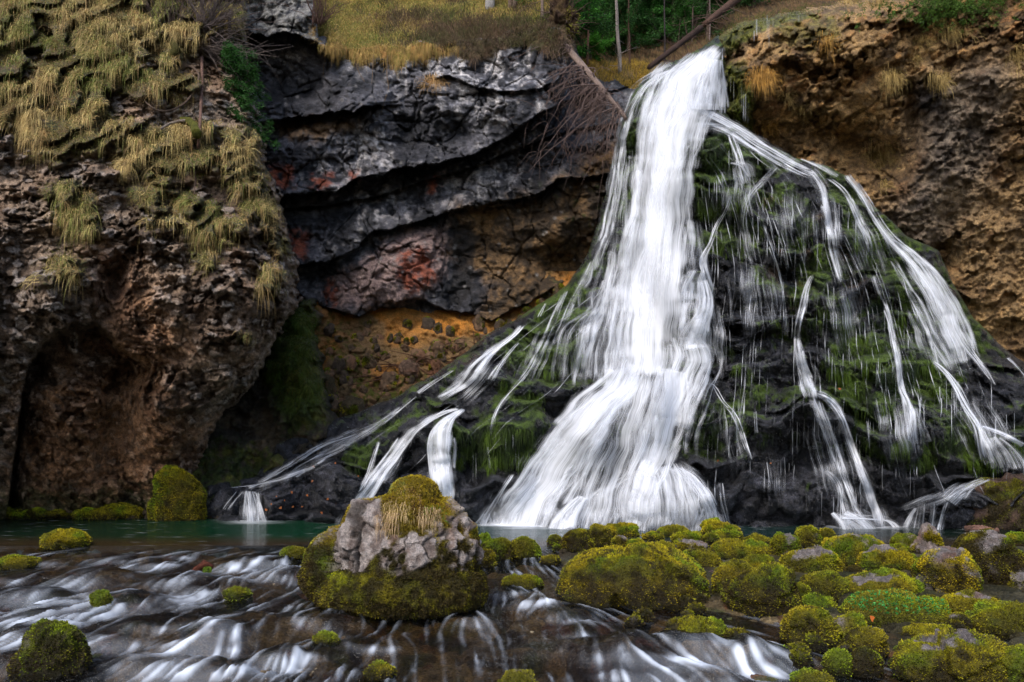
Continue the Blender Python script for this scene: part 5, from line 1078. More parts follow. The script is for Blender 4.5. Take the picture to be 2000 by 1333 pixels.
# pointed pale rock
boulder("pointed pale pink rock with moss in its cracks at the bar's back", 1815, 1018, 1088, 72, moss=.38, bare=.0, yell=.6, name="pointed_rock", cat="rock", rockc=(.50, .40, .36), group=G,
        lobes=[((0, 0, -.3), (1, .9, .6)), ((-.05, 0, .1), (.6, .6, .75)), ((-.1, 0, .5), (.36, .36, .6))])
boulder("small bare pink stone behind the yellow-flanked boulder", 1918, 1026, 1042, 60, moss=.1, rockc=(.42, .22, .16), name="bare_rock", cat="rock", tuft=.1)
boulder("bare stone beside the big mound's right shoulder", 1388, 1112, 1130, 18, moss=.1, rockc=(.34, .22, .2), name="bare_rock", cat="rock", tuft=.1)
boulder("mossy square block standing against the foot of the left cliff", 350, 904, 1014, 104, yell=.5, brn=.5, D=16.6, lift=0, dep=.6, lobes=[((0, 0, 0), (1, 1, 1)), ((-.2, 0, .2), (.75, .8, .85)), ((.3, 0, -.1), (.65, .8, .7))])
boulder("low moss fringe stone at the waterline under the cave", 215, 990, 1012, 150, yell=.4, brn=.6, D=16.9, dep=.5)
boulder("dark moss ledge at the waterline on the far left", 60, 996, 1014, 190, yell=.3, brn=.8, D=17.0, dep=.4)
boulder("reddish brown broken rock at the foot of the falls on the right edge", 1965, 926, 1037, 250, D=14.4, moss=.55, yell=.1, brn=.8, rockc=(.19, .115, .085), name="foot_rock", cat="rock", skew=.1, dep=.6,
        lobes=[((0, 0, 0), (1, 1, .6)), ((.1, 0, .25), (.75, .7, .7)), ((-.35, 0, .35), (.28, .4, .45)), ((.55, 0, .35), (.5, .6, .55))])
# the capped boulder in the middle: stone, moss, grass tufts
D_m = float(Dof(1214)); rootm, Pm, Nm, Fm, mmm, offm, keym = None, None, None, None, None, None, None
def capped():
    dirs, Fc = ico(7)
    px2 = D_m * 1.07 / F * .95                       # metres per photo pixel at the boulder
    cx0, cy0 = 790, 1112
    def e(cx, cy, rx, ry, dy=0, rd=None): return (((cx - cx0) * px2, dy, (cy0 - cy) * px2), (rx * px2, (rd or rx * .8) * px2, ry * px2))
    lob = [e(795, 1152, 144, 60, 0, 114), e(812, 1088, 124, 84, 0, 104), e(806, 1026, 84, 86, .02, 74), e(716, 1030, 46, 52, -.03, 56), e(700, 1160, 78, 52, -.05, 90), e(880, 1150, 70, 60, 0, 90), e(632, 1110, 56, 66, .12, 70), e(660, 1075, 55, 50, .1, 60), e(720, 1062, 58, 88, -.05, 60), e(810, 1062, 92, 84, 0, 80), e(812, 965, 50, 47, .03, 46), e(872, 1040, 56, 66, 0, 60), e(905, 1075, 40, 60, 0, 60), e(760, 1010, 50, 50, 0, 50)]
    R = star(dirs, lob, 26.0); P = dirs * R[:, None]
    _q = D_m * 1.07 / F; x0 = (cx0 - 1000) * _q; y0 = D_m * 1.07; z0 = CAMZ - (cy0 - HY) * _q
    P = P + np.array([x0, y0, z0]); ppx = 1000 + P[:, 0] / P[:, 1] * F; ppy = HY + (CAMZ - P[:, 2]) / P[:, 1] * F
    # surface direction of the joined shape
    Nn = np.zeros_like(P); fn = np.cross(P[Fc[:, 1]] - P[Fc[:, 0]], P[Fc[:, 2]] - P[Fc[:, 0]])
    for k in range(3): np.add.at(Nn, Fc[:, k], fn)
    Nn /= np.linalg.norm(Nn, axis=1)[:, None] + 1e-9
    wv = fbm(P * 3, 4, 5) * 30
    bare = np.maximum.reduce([pm(ppx, ppy, [(690, 985), (745, 975), (755, 1060), (720, 1100), (700, 1130), (655, 1100), (650, 1060), (680, 1020)], 5, wv * .35),
                              pm(ppx, ppy, [(745, 1045), (850, 1040), (860, 1090), (830, 1110), (780, 1125), (740, 1110)], 6, wv * .5) * ss(-.35, -.1, fbm(P * 6, 3, 8)),
                              pm(ppx, ppy, [(850, 1020), (905, 1015), (948, 1050), (945, 1105), (900, 1110), (850, 1090)], 8, wv) * ss(-.1, .15, fbm(P * 7, 3, 9)),
                              pm(ppx, ppy, [(600, 1060), (640, 1028), (690, 1030), (670, 1060), (620, 1070)], 8, wv) * .7,
                              .8 * pm(ppx, ppy, [(855, 940), (900, 980), (935, 1010), (925, 1030), (870, 980), (845, 950)], 5, wv * .8)])
    top = ss(1075, 1020, ppy + wv); gold = top
    g1, g2, gid = worley(P * np.array([2.9, 2.9, 2.2]) + .3 * fbm(P * 5, 2, 3)[:, None], 23); k1, k2, kid = worley(P * 11, 24)
    low = ss(1105, 1125, ppy + wv * .5)
    disp = bare * (.07 * (gid - .35) - .05 * ss(.07, .0, g2 - g1) + .022 * (kid - .5) + .04 * ridged(P * 5, 4, 71)) + .05 * fbm(P * 3.0, 4, 33) + (1 - bare) * (.02 * fbm(P * 14, 3, 13) + .015 * noise(P * 36, 8)) + low * .06
    P = P + Nn * disp[:, None]
    v2 = fbm(P * 9, 4, 17)
    rk = mix(C(.30, .23, .20), C(.66, .57, .53), ss(-.35, .4, v2 + (kid - .5) * .5)); rk = mix(rk, C(.36, .19, .12), ss(.15, .45, fbm(P * 5, 3, 18)) * .5 * ss(740, 770, ppx))
    gc = mix(C(.30, .215, .012), C(.20, .10, .015), ss(0, .35, fbm(P * 5, 3, 19)))
    mc = mix(moss_col(P, 2.2, .35, .75), gc, gold * .85)
    col = mix(mc, rk, bare); wl = P[:, 2] - level(P[:, 1]); dk = ss(.10, .02, wl + .04 * v2); col = mix(col, C(.014, .012, .008), dk * .9)
    col = mix(col, C(.02, .015, .01), bare * ss(.09, .02, g2 - g1) * .7)
    off = np.array([x0, y0, level(y0)])
    root = empty("mossy_boulder", off)
    new_mesh("stone", P - off, Fc, M_moss2, col, root, attrs={"wet": dk})
    def cf(o):
        py = HY + (CAMZ - o[:, 2]) / o[:, 1] * F; g = ss(1075, 1020, py + fbm(o * 3, 3, 5) * 30)
        return mix(moss_col(o, 2.2, .35, .7), C(.34, .25, .015), g * .85) * 1.2
    tf = tufts(P, Nn, Fc, np.clip(1 - bare * 1.2, 0, 1) * (1 - dk * .8), 60000, .0145, cf, .85)
    new_mesh("moss", tf[0] - off, tf[1], M_leaf, tf[2], root, smooth=False)
    for (gx_, gy_, n, Ln, gcol, spr) in [(775, 950, 260, .10, C(.22, .24, .05), .9), (800, 965, 200, .09, C(.40, .27, .10), .9), (775, 1000, 420, .15, C(.50, .36, .17), .6), (760, 1020, 300, .20, C(.45, .31, .17), .4), (838, 1008, 420, .17, C(.48, .34, .18), .5), (850, 1003, 160, .09, C(.12, .24, .03), 1.0), (800, 1005, 120, .10, C(.35, .27, .1), .8)]:
        fr = (np.abs(ppx - gx_) < 22) & (np.abs(ppy - gy_) < 16) & (Nn[:, 1] < .1)
        n = n // 2; Ln *= .75; idx = np.nonzero(fr)[0]; ii = rng.choice(idx, n)
        v, q, t, c = blades(P[ii], Nn[ii], rng.uniform(.5, 1.3, n) * Ln, .006, gcol * rng.uniform(.55, 1.4, (n, 1)), droop=1.3, spread=spr, up=.5)
        new_mesh("grass_tuft", v - off, [q, t], M_grass, c, root, smooth=False)
    tag(root, "tall boulder with golden moss crown, pale bare rock face and dry grass in midstream", "boulder")
capped()
# fallen wood and leaves
s = Soup(); d0 = float(Dof(1128)) ; a_ = W(372, 1122, d0); b_ = W(398, 1102, d0)
s.tube([a_ - [0, 0, .05], a_ + (b_ - a_) * .5, b_, W(416, 1108, d0 + .05)], [.03, .05, .055, .03], 9, (.16, .05, .03), .5)
stk = s.build("driftwood", M_bark); tag(stk, "short reddish driftwood stub wedged in the rapids", "driftwood")
tf_o = W(405, 1112, d0 - .06); n = 500; dd = rng.normal(size=(n, 3)); dd /= np.linalg.norm(dd, axis=1)[:, None]
v, q, t, c = blades(tf_o + dd * np.array([.045, .04, .03]), dd, .02, .010, C(.10, .16, .012) * rng.uniform(.5, 1.4, (n, 1)), segs=2)
new_mesh("moss", v, [q, t], M_leaf, c, stk, smooth=False)
def leaf(px, py, D, size, colr, label, ang=0.):
    o = W(px, py, D); a = np.linspace(0, 2 * math.pi, 13)[:-1]; r = size * (1 + .25 * np.sin(a * 3 + 1)) * np.where(np.abs(np.sin(a)) > .2, 1, 1.2)
    v = np.stack([r * np.cos(a) * .6, -.3 * r * np.abs(np.cos(a)) * .6, r * np.sin(a)], -1)
    v = np.concatenate([v, [[0, -.004, 0]]]); ca, sa = math.cos(ang), math.sin(ang); v = np.stack([v[:, 0] * ca - v[:, 2] * sa, v[:, 1], v[:, 0] * sa + v[:, 2] * ca], -1)
    f = np.array([[k, (k + 1) % 12, 12] for k in range(12)])
    ob = new_mesh("fallen_leaf", v, f, M_leaf, np.tile(colr, (13, 1)) * rng.uniform(.7, 1.2, (13, 1)), smooth=False); ob.location = tuple(o); tag(ob, label, "leaf"); return ob
leaf(1703, 1208, float(Dof(1250)) + .02, .030, C(.55, .14, .03), "bright orange dead leaf stuck upright on a mossy stone", .3)
# ------------------------------------------------------------------ vegetation
def surf_pts(R, polys, n, mask=None, jit=0):
    """n points on a relief inside polygons, with outward normals"""
    nrm_ = R.normal().reshape(R.nr, R.nc, 3)
    w_ = mask if mask is not None else sum(np.clip(np.sign(sdpoly(R.X, R.Y, p_)), 0, 1) for p_ in polys)
    w_ = np.clip(w_, 0, None) * R.D ** 2; i = rng.choice(len(w_), n, p=w_ / w_.sum())
    x = R.X[i] + rng.uniform(-.5, .5, n) * R.step; y = R.Y[i] + rng.uniform(-.5, .5, n) * R.step
    return W(x, y, R.sample(x, y)), nrm_.reshape(-1, 3)[i], x, y
STRAW, STRAWG, TAN = C(.56, .42, .17), C(.19, .22, .045), C(.36, .22, .09)
# hanging grass of the left cliff, in clumps that droop
def hang(name, R, mask, nclump, per, Ln, label, wid=.011, sp=.07, cols=(STRAW, STRAWG, TAN), gbias=0, droop=1.5, up=.45):
    o, nn_, x, y = surf_pts(R, None, nclump, mask)
    k = np.repeat(np.arange(nclump), per); n = len(k)
    org = o[k] + rng.normal(size=(n, 3)) * sp * np.array([1, .5, .7])
    ppx = 1000 + org[:, 0] / org[:, 1] * F; ppy = HY + (CAMZ - org[:, 2]) / org[:, 1] * F
    org = W(ppx, ppy, R.sample(ppx, ppy) - .01)
    ln = Ln * rng.uniform(.6, 1.35, nclump)[k] * rng.uniform(.6, 1.3, n)
    out = nn_[k] * .8 + rng.normal(size=(nclump, 3))[k] * np.array([.55, .2, .2])
    a = fbm(o * .7, 3, 50)[k] + gbias; b = rng.random(nclump)[k]
    c = mix(mix(cols[0], cols[1], ss(-.15, .35, a + .25 * rng.normal(size=n))), cols[2], ss(.5, .9, b) * .8) * rng.uniform(.6, 1.35, (n, 1)) * rng.uniform(.75, 1.15, nclump)[k][:, None]
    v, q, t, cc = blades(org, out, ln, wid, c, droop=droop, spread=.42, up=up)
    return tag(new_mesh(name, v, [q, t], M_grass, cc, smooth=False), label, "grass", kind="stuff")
gm_ = LCg * (LCt > -4) * (LC.Y > -75) * (.08 + ss(.05, .3, LCfr) * ss(.95, .7, LCfr))
gm_ = gm_ * ss(-.30, .05, fbm(LC.p(LC.D) * 2.2, 3, 47))
hang("short_grass", LC, gm_, 5600, 15, .12, "short olive turf under the hanging tufts of the left cliff", sp=.10, cols=(C(.30, .25, .09), C(.13, .17, .03), C(.30, .18, .08)), droop=1.0, up=.6)
hang("grass", LC, gm_ * ss(-.2, .3, fbm(LC.p(LC.D) * 1.5, 3, 48)), 2300, 17, .30, "long straw-coloured grass hanging in tufts down the left cliff")
_m = pm(RC.X, RC.Y, [(1404, 66), (1450, 36), (1560, 14), (1640, 6), (1600, 22), (1520, 42), (1470, 62), (1425, 100)], 5) + pm(RC.X, RC.Y, [(1410, 130), (1455, 135), (1470, 190), (1465, 250), (1440, 250), (1412, 200)], 8)
hang("hanging_moss", RC, _m, 160, 26, .07, "green and golden moss along the dripping rim of the ochre wall", wid=.016, sp=.1, cols=(C(.12, .14, .015), C(.07, .10, .01), C(.16, .11, .02)), droop=1.4, up=.3)
# meadow on top of the middle cliff
X, Y = ME.X, ME.Y
md = pm(X, Y, [(620, -110), (1100, -110), (1120, 60), (1060, 62), (900, 90), (800, 110), (700, 118), (620, 80)], 4) * (1 - .8 * MEh)
hang("grass", ME, md, 2200, 26, .20, "short golden meadow grass on top of the dark cliff", wid=.012, sp=.16, cols=(C(.52, .38, .11), C(.17, .22, .04), C(.33, .20, .08)), droop=.9, up=.9)
lipm = pm(MC.X, MC.Y, [(620, 76), (700, 90), (800, 88), (900, 80), (900, 92), (860, 100), (800, 108), (780, 128), (740, 104), (690, 116), (640, 100)], 4) * (MC.Y > topl_mc)
hang("grass", MC, lipm, 380, 40, .24, "golden grass and moss spilling over the lip of the dark cliff", cols=(C(.45, .30, .10), C(.20, .22, .03), C(.36, .18, .06)), wid=.012)
def cushion(name, R, cx, cy, rx, ry, n, Ln, cols, label, up=.4, droop=1.4, group=None, wid=.012):
    x = cx + rng.normal(size=n) * rx * .5; y = cy + rng.normal(size=n) * ry * .5
    o = W(x, y, R.sample(x, y) - .02); out = np.stack([(x - cx) / rx * .7, -np.ones(n) * .8, -(y - cy) / ry * .5], -1)
    c = mix(cols[0], cols[1], rng.random(n)) * rng.uniform(.6, 1.35, (n, 1))
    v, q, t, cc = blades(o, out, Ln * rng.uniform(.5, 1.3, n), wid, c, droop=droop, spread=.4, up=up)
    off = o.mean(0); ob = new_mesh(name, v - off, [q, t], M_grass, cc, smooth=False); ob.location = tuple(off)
    return tag(ob, label, "grass tuft", group)
OR = (C(.50, .28, .06), C(.36, .19, .05)); ST = (C(.46, .33, .13), C(.34, .24, .08))
for a in [(1488, 152, 26, 16, 900, .34, OR, "largest orange grass tuft, round as a cushion, near the top of the ochre wall"),
          (1740, 155, 20, 18, 420, .32, ST, "dry grass tuft high on the middle of the ochre wall"),
          (1832, 155, 24, 12, 460, .30, ST, "dry grass tuft capping the dark square outcrop on the ochre wall"),
          (1850, 60, 40, 14, 520, .30, ST, "straggling grass strip below the overhanging bushes at the top right"),
          (1720, 305, 34, 26, 520, .30, ST, "widest grass patch low on the ochre wall"), (1728, 360, 12, 10, 160, .22, ST, "small tuft just under the widest grass patch"),
          (1615, 85, 18, 20, 200, .28, OR, "reddish hanging tuft under the mossy lip of the ochre wall"), (1565, 215, 14, 10, 140, .2, ST, "pinkish little tuft left of the wall's centre"),
          (1535, 190, 20, 12, 130, .22, ST, "sparse tuft right of the round orange cushion"), (1500, 250, 20, 12, 200, .2, OR, "thin tuft just above the stream's upper ledge"),
          (1800, 80, 20, 14, 160, .24, ST, "grey grass tuft left of the straggling strip"), (1985, 110, 16, 30, 200, .3, ST, "dry tuft by the right edge of the ochre wall"), (1790, 116, 10, 8, 90, .2, ST, "tiny tuft left of the dark square outcrop"), (1660, 6, 30, 6, 300, .3, ST, "straw tuft on the rim of the ochre wall"), (1715, 8, 24, 6, 240, .3, ST, "second straw tuft on the rim of the ochre wall, further right")]:
    cushion("grass_tuft", RC, *a[:7], a[7], group="grass tufts on the ochre wall")
cushion("grass_tuft", MC, 847, 160, 22, 12, 420, .26, (C(.42, .24, .10), C(.5, .33, .14)), "lone rusty grass cushion on the middle of the dark cliff")
cushion("grass_tuft", MC, 700, 96, 16, 16, 260, .4, (C(.55, .38, .12), C(.42, .26, .08)), "bright straw tuft hanging at the left end of the cliff lip")
cushion("grass_tuft", MC, 655, 90, 12, 12, 260, .34, (C(.52, .34, .12), C(.42, .26, .08)), "bushy straw tuft beside the pale rock on the cliff lip")
cushion("grass_tuft", MC, 622, 62, 12, 12, 200, .25, (C(.35, .24, .10), C(.42, .26, .08)), "small round brown tuft under the bare shrub")
# leafy plants on the wide green mound of the bar
o_b = [b for b in sc.objects if b.get('label', '').startswith("wide bright green mound")][0]
stone = [c for c in o_b.children if c.name.startswith("stone")][0]; co = np.empty(len(stone.data.vertices) * 3, np.float32); stone.data.vertices.foreach_get("co", co); co = co.reshape(-1, 3)
idx = np.nonzero((co[:, 2] > co[:, 2].max() * .45) & (co[:, 1] < .35))[0]; n = 900; ii = rng.choice(idx, n)
v, q, t, cc = blades(co[ii], np.tile([0, -.3, .8], (n, 1)), rng.uniform(.02, .05, n), .022, C(.05, .22, .05) * rng.uniform(.5, 1.6, (n, 1)), segs=2, spread=.9, droop=.5)
new_mesh("leafy_plants", v, [q, t], M_leaf, cc, o_b, smooth=False)

def needles(pts, dirs, n, ln, wd, colr, droopy=.3):
    """flat needle sprays scattered about branch points"""
    i = rng.integers(0, len(pts), n); o = pts[i] + rng.normal(size=(n, 3)) * ln * .6
    d = dirs[i] + rng.normal(size=(n, 3)) * .7; d[:, 2] -= droopy; d /= np.linalg.norm(d, axis=1)[:, None]
    s_ = np.cross(d, rng.normal(size=(n, 3))); s_ /= np.linalg.norm(s_, axis=1)[:, None] + 1e-9
    l = ln * rng.uniform(.5, 1.4, (n, 1)); w_ = wd * rng.uniform(.6, 1.3, (n, 1))
    v = np.stack([o - s_ * w_ * .5, o + s_ * w_ * .5, o + d * l], 1).reshape(-1, 3)
    c = colr * rng.uniform(.45, 1.7, (n, 1)); return v, np.arange(3 * n).reshape(-1, 3), np.repeat(c, 3, 0)
def spruce(px, py, D, H, R, label, bark=(.13, .09, .07), green=C(.022, .065, .012), low=.15, n=9000, lean=0, tr=.10, group=None, cat="tree"):
    base = W(px, py, D); root = empty("spruce_tree", base); s = Soup()
    path = np.array([[lean * t * H, 0, t * H] for t in np.linspace(-.05, 1, 14)]) + np.cumsum(rng.normal(size=(14, 3)) * .015, 0)
    s.tube(path, tr * (1 - np.linspace(0, .93, 14)), 9, bark, .12); s.build("trunk", M_bark, root)
    bp, bd = [], []; sb = Soup()
    for k in range(int(H * 7)):
        t = rng.uniform(low, 1); a = rng.uniform(0, 6.28); L_ = R * (1 - (t - low) / (1 - low) * .85) * rng.uniform(.6, 1.1)
        u = np.linspace(0, 1, 7)[:, None]; d = np.array([math.cos(a), math.sin(a), 0])
        p_ = np.array([lean * t * H, 0, t * H]) + d * L_ * u + np.array([0, 0, 1]) * (-.28 * L_ * u ** 1.3 + .1 * L_ * u ** 3)
        sb.tube(p_, np.linspace(.02, .004, 7), 4, bark)
        bp.append(p_[1:]); bd += [d] * 6
    sb.build("branches", M_bark, root)
    v, f, c = needles(np.concatenate(bp), np.array(bd), n, .13, .035, green)
    new_mesh("crown", v, f, M_leaf, c, root, smooth=False)
    return tag(root, label, cat, group)
def bare_tree(px, py, D, H, r, label, bark=(.20, .16, .14), lean=0, nb=10, top=.25, name="bare_tree", group=None, bl=1.0, start=.3):
    base = W(px, py, D); root = empty(name, base); s = Soup()
    path = np.array([[lean * t * H, 0, t * H] for t in np.linspace(-.04, 1, 14)]) + np.cumsum(rng.normal(size=(14, 3)) * r * .25, 0)
    s.tube(path, r * (1 - np.linspace(0, 1 - top, 14)), 9, bark, .1); s.build("trunk", M_bark, root)
    sb = Soup()
    for k in range(nb):
        t = rng.uniform(start, .98); a = rng.uniform(0, 6.28); L_ = bl * rng.uniform(.5, 1.2); p0 = path[int(t * 13)]
        u = np.linspace(0, 1, 6)[:, None]; d = np.array([math.cos(a), math.sin(a), rng.uniform(-.2, .6)])
        p_ = p0 + d * L_ * u + rng.normal(size=(6, 3)) * .03; sb.tube(p_, np.linspace(r * .22, .004, 6), 4, bark)
        for j in range(2):
            q0 = p_[rng.integers(2, 5)]; sb.tube(q0 + (d + rng.normal(size=3) * .6) * L_ * .4 * np.linspace(0, 1, 4)[:, None], np.linspace(r * .1, .003, 4), 3, bark)
    if nb: sb.build("branches", M_bark, root)
    return tag(root, label, "tree", group)
def MD(x, y): return float(ME.sample(x, y))
FG = "forest trees above the falls"
for (px, py, dD, H, R, n, gr, lab) in [(1115, 90, 3, 7, 1.2, 6000, C(.03, .10, .015), "bright green young spruce rooted left of the slanting dead trunk's top"),
        (1150, 118, 1.0, 2.6, .8, 4500, C(.04, .13, .015), "small light green spruce just above the mossy hummock"),
        (1230, 116, 4.0, 8, 1.6, 15000, C(.018, .055, .012), "densest dark spruce in the middle of the gap above the falls"),
        (1205, 100, 6, 8, 1.4, 8000, C(.018, .055, .012), "dark spruce standing half hidden left of the densest one"),
        (1275, 105, 6, 8, 1.3, 9000, C(.02, .07, .012), "dark spruce just right of the densest one"),
        (1315, 95, 4.5, 7, 1.2, 8000, C(.026, .085, .014), "mid green spruce above the dark fallen log"),
        (1360, 80, 8, 8, 1.2, 6000, C(.03, .08, .014), "spruce further back over the log's upper half"),
        (1440, 40, 9, 7, 1.4, 6000, C(.03, .08, .016), "pale green spruce behind the rim of the ochre wall"),
        (1090, 40, 9, 8, 1.4, 6000, C(.03, .085, .015), "spruce behind the upturned root plate"), (1170, 80, 10, 9, 1.6, 7000, C(.02, .065, .012), "tall spruce deep in the wood behind the thin birch trunk"), (1410, 60, 12, 9, 1.6, 6000, C(.022, .06, .014), "far spruce over the lip of the falls"), (1250, 90, 12, 10, 2.2, 9000, C(.015, .05, .01), "farthest broad spruce closing the gap in the wood")]:
    spruce(px, py - dD * 3, MD(px, py - dD * 3), H, R * 1.25, lab, n=int(n * 2), green=gr * 1.7, group=FG, low=.03)
for (px, py, dD, H, r, bk, nb, lean, lab) in [(1212, 142, -.6, 6, .085, (.36, .31, .28), 8, -.01, "pale slim trunk standing on the slope behind the round mossy hummock"),
        (1147, 130, -.4, 5, .05, (.22, .12, .08), 8, .03, "thin reddish trunk beside the slanting dead trunk"), (1180, 80, 4, 7, .09, (.30, .26, .24), 8, .01, "grey birch trunk far left of the densest spruce"),
        (1153, 60, 3, 6, .06, (.26, .22, .2), 8, 0, "straight grey sapling above the slanting trunk's middle"), (1298, 130, .5, 5, .04, (.06, .05, .05), 10, .0, "black thin pole tree behind the dark fallen log"), (1230, 128, .6, 4, .045, (.12, .07, .05), 6, 0, "short brown trunk right of the pale slim trunk"),
        (1386, 90, 2, 5, .03, (.25, .19, .17), 14, 0, "leafless brown sapling just left of the falls' lip"), (1352, 96, 3, 5, .035, (.24, .18, .15), 14, .02, "leafless brown sapling over the middle of the fallen log"), (1432, 40, 5, 5, .06, (.26, .21, .18), 10, 0, "bare trunk behind the ochre wall's rim, left of a pair"), (1482, 30, 6, 5, .05, (.26, .21, .18), 14, 0, "bare trunk behind the ochre wall's rim, right of a pair"),
        (953, 24, 1.5, 6, .17, (.42, .40, .39), 3, -.01, "stout whitish trunk on the meadow"), (910, 8, 2.0, 5, .09, (.34, .31, .3), 2, .01, "slimmer grey trunk left of the stout whitish one"), (925, 10, 2.8, 5, .07, (.28, .24, .22), 2, 0, "thin grey trunk between two meadow trunks"), (997, 22, 1.2, 5, .08, (.20, .14, .1), 4, 0, "brown trunk at the meadow's right with a twin beside it"), (1006, 24, 1.5, 5, .08, (.17, .12, .09), 4, .02, "darker twin of the brown meadow trunk, on its right"), (1061, 44, 1.2, 5, .05, (.22, .16, .13), 8, .01, "slender trunk left of the upturned root plate")]:
    bare_tree(px, py - max(dD, 0) * 4, MD(px, py - max(dD, 0) * 4) + .1, H, r, lab, bark=bk, nb=nb, lean=lean, group=FG, start=.1)
for k in range(16):
    x = 1120 + k * 24 + rng.uniform(-8, 8); y = rng.uniform(20, 95) if x < 1400 else rng.uniform(5, 30)
    spruce(x, y, MD(x, y), rng.uniform(5, 8), rng.uniform(1.3, 1.9), "one of the many small spruces merging into the dark wood behind the falls", n=9000, green=C(.03, .085, .016) * rng.uniform(.7, 1.5), group="young spruces filling the wood", low=.02)
# brown undergrowth of the wood
X, Y = ME.X, ME.Y
msk = ss(1110, 1140, X) * (Y < 190) * 1.0
hang("undergrowth", ME, msk, 900, 22, .34, "brown and green brush on the woodland floor above the falls", wid=.014, sp=.2, cols=(C(.20, .12, .06), C(.06, .10, .02), C(.30, .20, .10)), droop=.3, up=1.4)
hmp = pm(X, Y, [(1195, 175), (1215, 135), (1250, 128), (1285, 140), (1280, 160), (1240, 185)], 3) + pm(X, Y, [(1140, 120), (1175, 130), (1185, 165), (1170, 175), (1145, 150)], 3)
hang("grass", ME, hmp, 260, 40, .16, "golden moss and grass on the hummocks beside the fall's crest", wid=.012, sp=.1, cols=(C(.44, .28, .04), C(.34, .24, .04), C(.5, .34, .08)), droop=1.0, up=.6)
# heath on the cliff top
hang("heath", ME, MEh * (Y < 96), 1300, 36, .24, "brownish heather mat along the cliff top", wid=.013, sp=.14, cols=(C(.13, .09, .05), C(.09, .10, .03), C(.20, .12, .08)), droop=.5, up=1.0)
lip2 = pm(MC.X, MC.Y, [(880, 84), (960, 74), (1060, 56), (1100, 60), (1120, 100), (1090, 110), (1040, 84), (980, 92), (940, 112), (900, 110)], 3) * (MC.Y > topl_mc)
hang("heath", MC, lip2, 420, 44, .2, "dark heather curtain hanging over the right part of the cliff lip", wid=.013, cols=(C(.11, .08, .05), C(.10, .10, .03), C(.18, .11, .07)), droop=1.0)

# loose stones strewn on the scree
pr_ = [boulder("loose brown stone lying on the orange scree slope", 700 + 40 * k, 650, 668, 28, D=float(SC.sample(700 + 40 * k, 660)) - .05, moss=.2, rockc=[(.20, .13, .08), (.30, .18, .10), (.13, .09, .06)][k], name="scree_stone", cat="stone", group="loose stones strewn on the scree", tuft=.2) for k in range(3)]
for k in range(90):
    x = rng.uniform(610, 1100); y = 600 + (1110 - x) * .0 + rng.random() ** .8 * lin(x, [(610, 200), (800, 170), (1000, 40), (1100, 10)]) + lin(x, [(610, 0), (760, 10), (960, 30), (1100, -40)])
    o_ = pr_[k % 3][0].copy(); sc.collection.objects.link(o_); sz = rng.uniform(.25, 1.0); o_.location = tuple(W(x, y, float(SC.sample(x, y)) - .03)); o_.scale = (sz * rng.uniform(.8, 1.4), sz, sz * rng.uniform(.7, 1.3)); o_.rotation_euler = (rng.uniform(-.3, .3), rng.uniform(-.4, .4), rng.uniform(0, 6.28))
    for ch in list(pr_[k % 3][0].children):
        c_ = ch.copy(); sc.collection.objects.link(c_); c_.parent = o_

# slanting dead trunk with its tangle of dry branches
r_d = float(MC.sample(1105, 150)) - 1.2
s = Soup(); A, B = W(1096, 84, 22.0), W(1222, 232, 20.0)
root = empty("dead_tree", A); u = np.linspace(0, 1, 16)[:, None]; path = A + (B - A) * u + np.array([0, 0, .06]) * np.sin(u * 3.1)
s.tube(path - A, np.linspace(.115, .045, 16), 9, (.33, .24, .20), .12); s.build("trunk", M_bark, root)
sb = Soup()
for k in range(70):
    t = rng.uniform(.1, 1.0); p0 = path[int(t * 15)] - A; L_ = rng.uniform(.7, 2.2); a = rng.uniform(-1, 1)
    u2 = np.linspace(0, 1, 9)[:, None]; dx = rng.uniform(-1.1, .15); d = np.array([dx, rng.uniform(-.5, .2), rng.uniform(-.4, .25)])
    p_ = p0 + d * L_ * u2 + np.array([0, 0, -1.0]) * L_ * .55 * u2 ** 2 + np.cumsum(rng.normal(size=(9, 3)) * .035, 0)
    sb.tube(p_, np.linspace(.018, .005, 9), 4, (.24, .17, .15))
    for j in range(5):
        q0 = p_[rng.integers(2, 9)]; d2 = d * .5 + rng.normal(size=3) * .6; u3 = np.linspace(0, 1, 5)[:, None]
        sb.tube(q0 + d2 * L_ * .4 * u3 + np.array([0, 0, -1]) * .3 * L_ * u3 ** 2 + rng.normal(size=(5, 3)) * .02, np.linspace(.008, .003, 5), 3, (.22, .15, .13))
sb.build("branches", M_bark, root); tag(root, "slanting dead spruce with a tangle of dry drooping branches at the dark cliff's end", "dead tree")
# thicket of dry twigs hanging under it
sb = Soup(); o0 = W(1130, 200, 21.6); root = empty("dry_brush", o0)
for k in range(120):
    x, y = rng.uniform(1085, 1195), rng.uniform(140, 300); p0 = W(x, y, float(MC.sample(x, y)) - rng.uniform(.05, .5)) - o0
    u2 = np.linspace(0, 1, 6)[:, None]; L_ = rng.uniform(.4, 1.3); d = np.array([rng.normal() * .5, rng.normal() * .2, -1])
    sb.tube(p0 + d * L_ * u2 + np.cumsum(rng.normal(size=(6, 3)) * .04, 0), np.linspace(.010, .003, 6), 3, (.20, .13, .11))
sb.build("twigs", M_bark, root); tag(root, "matted dry twigs hanging beside the top of the falls", "brush")
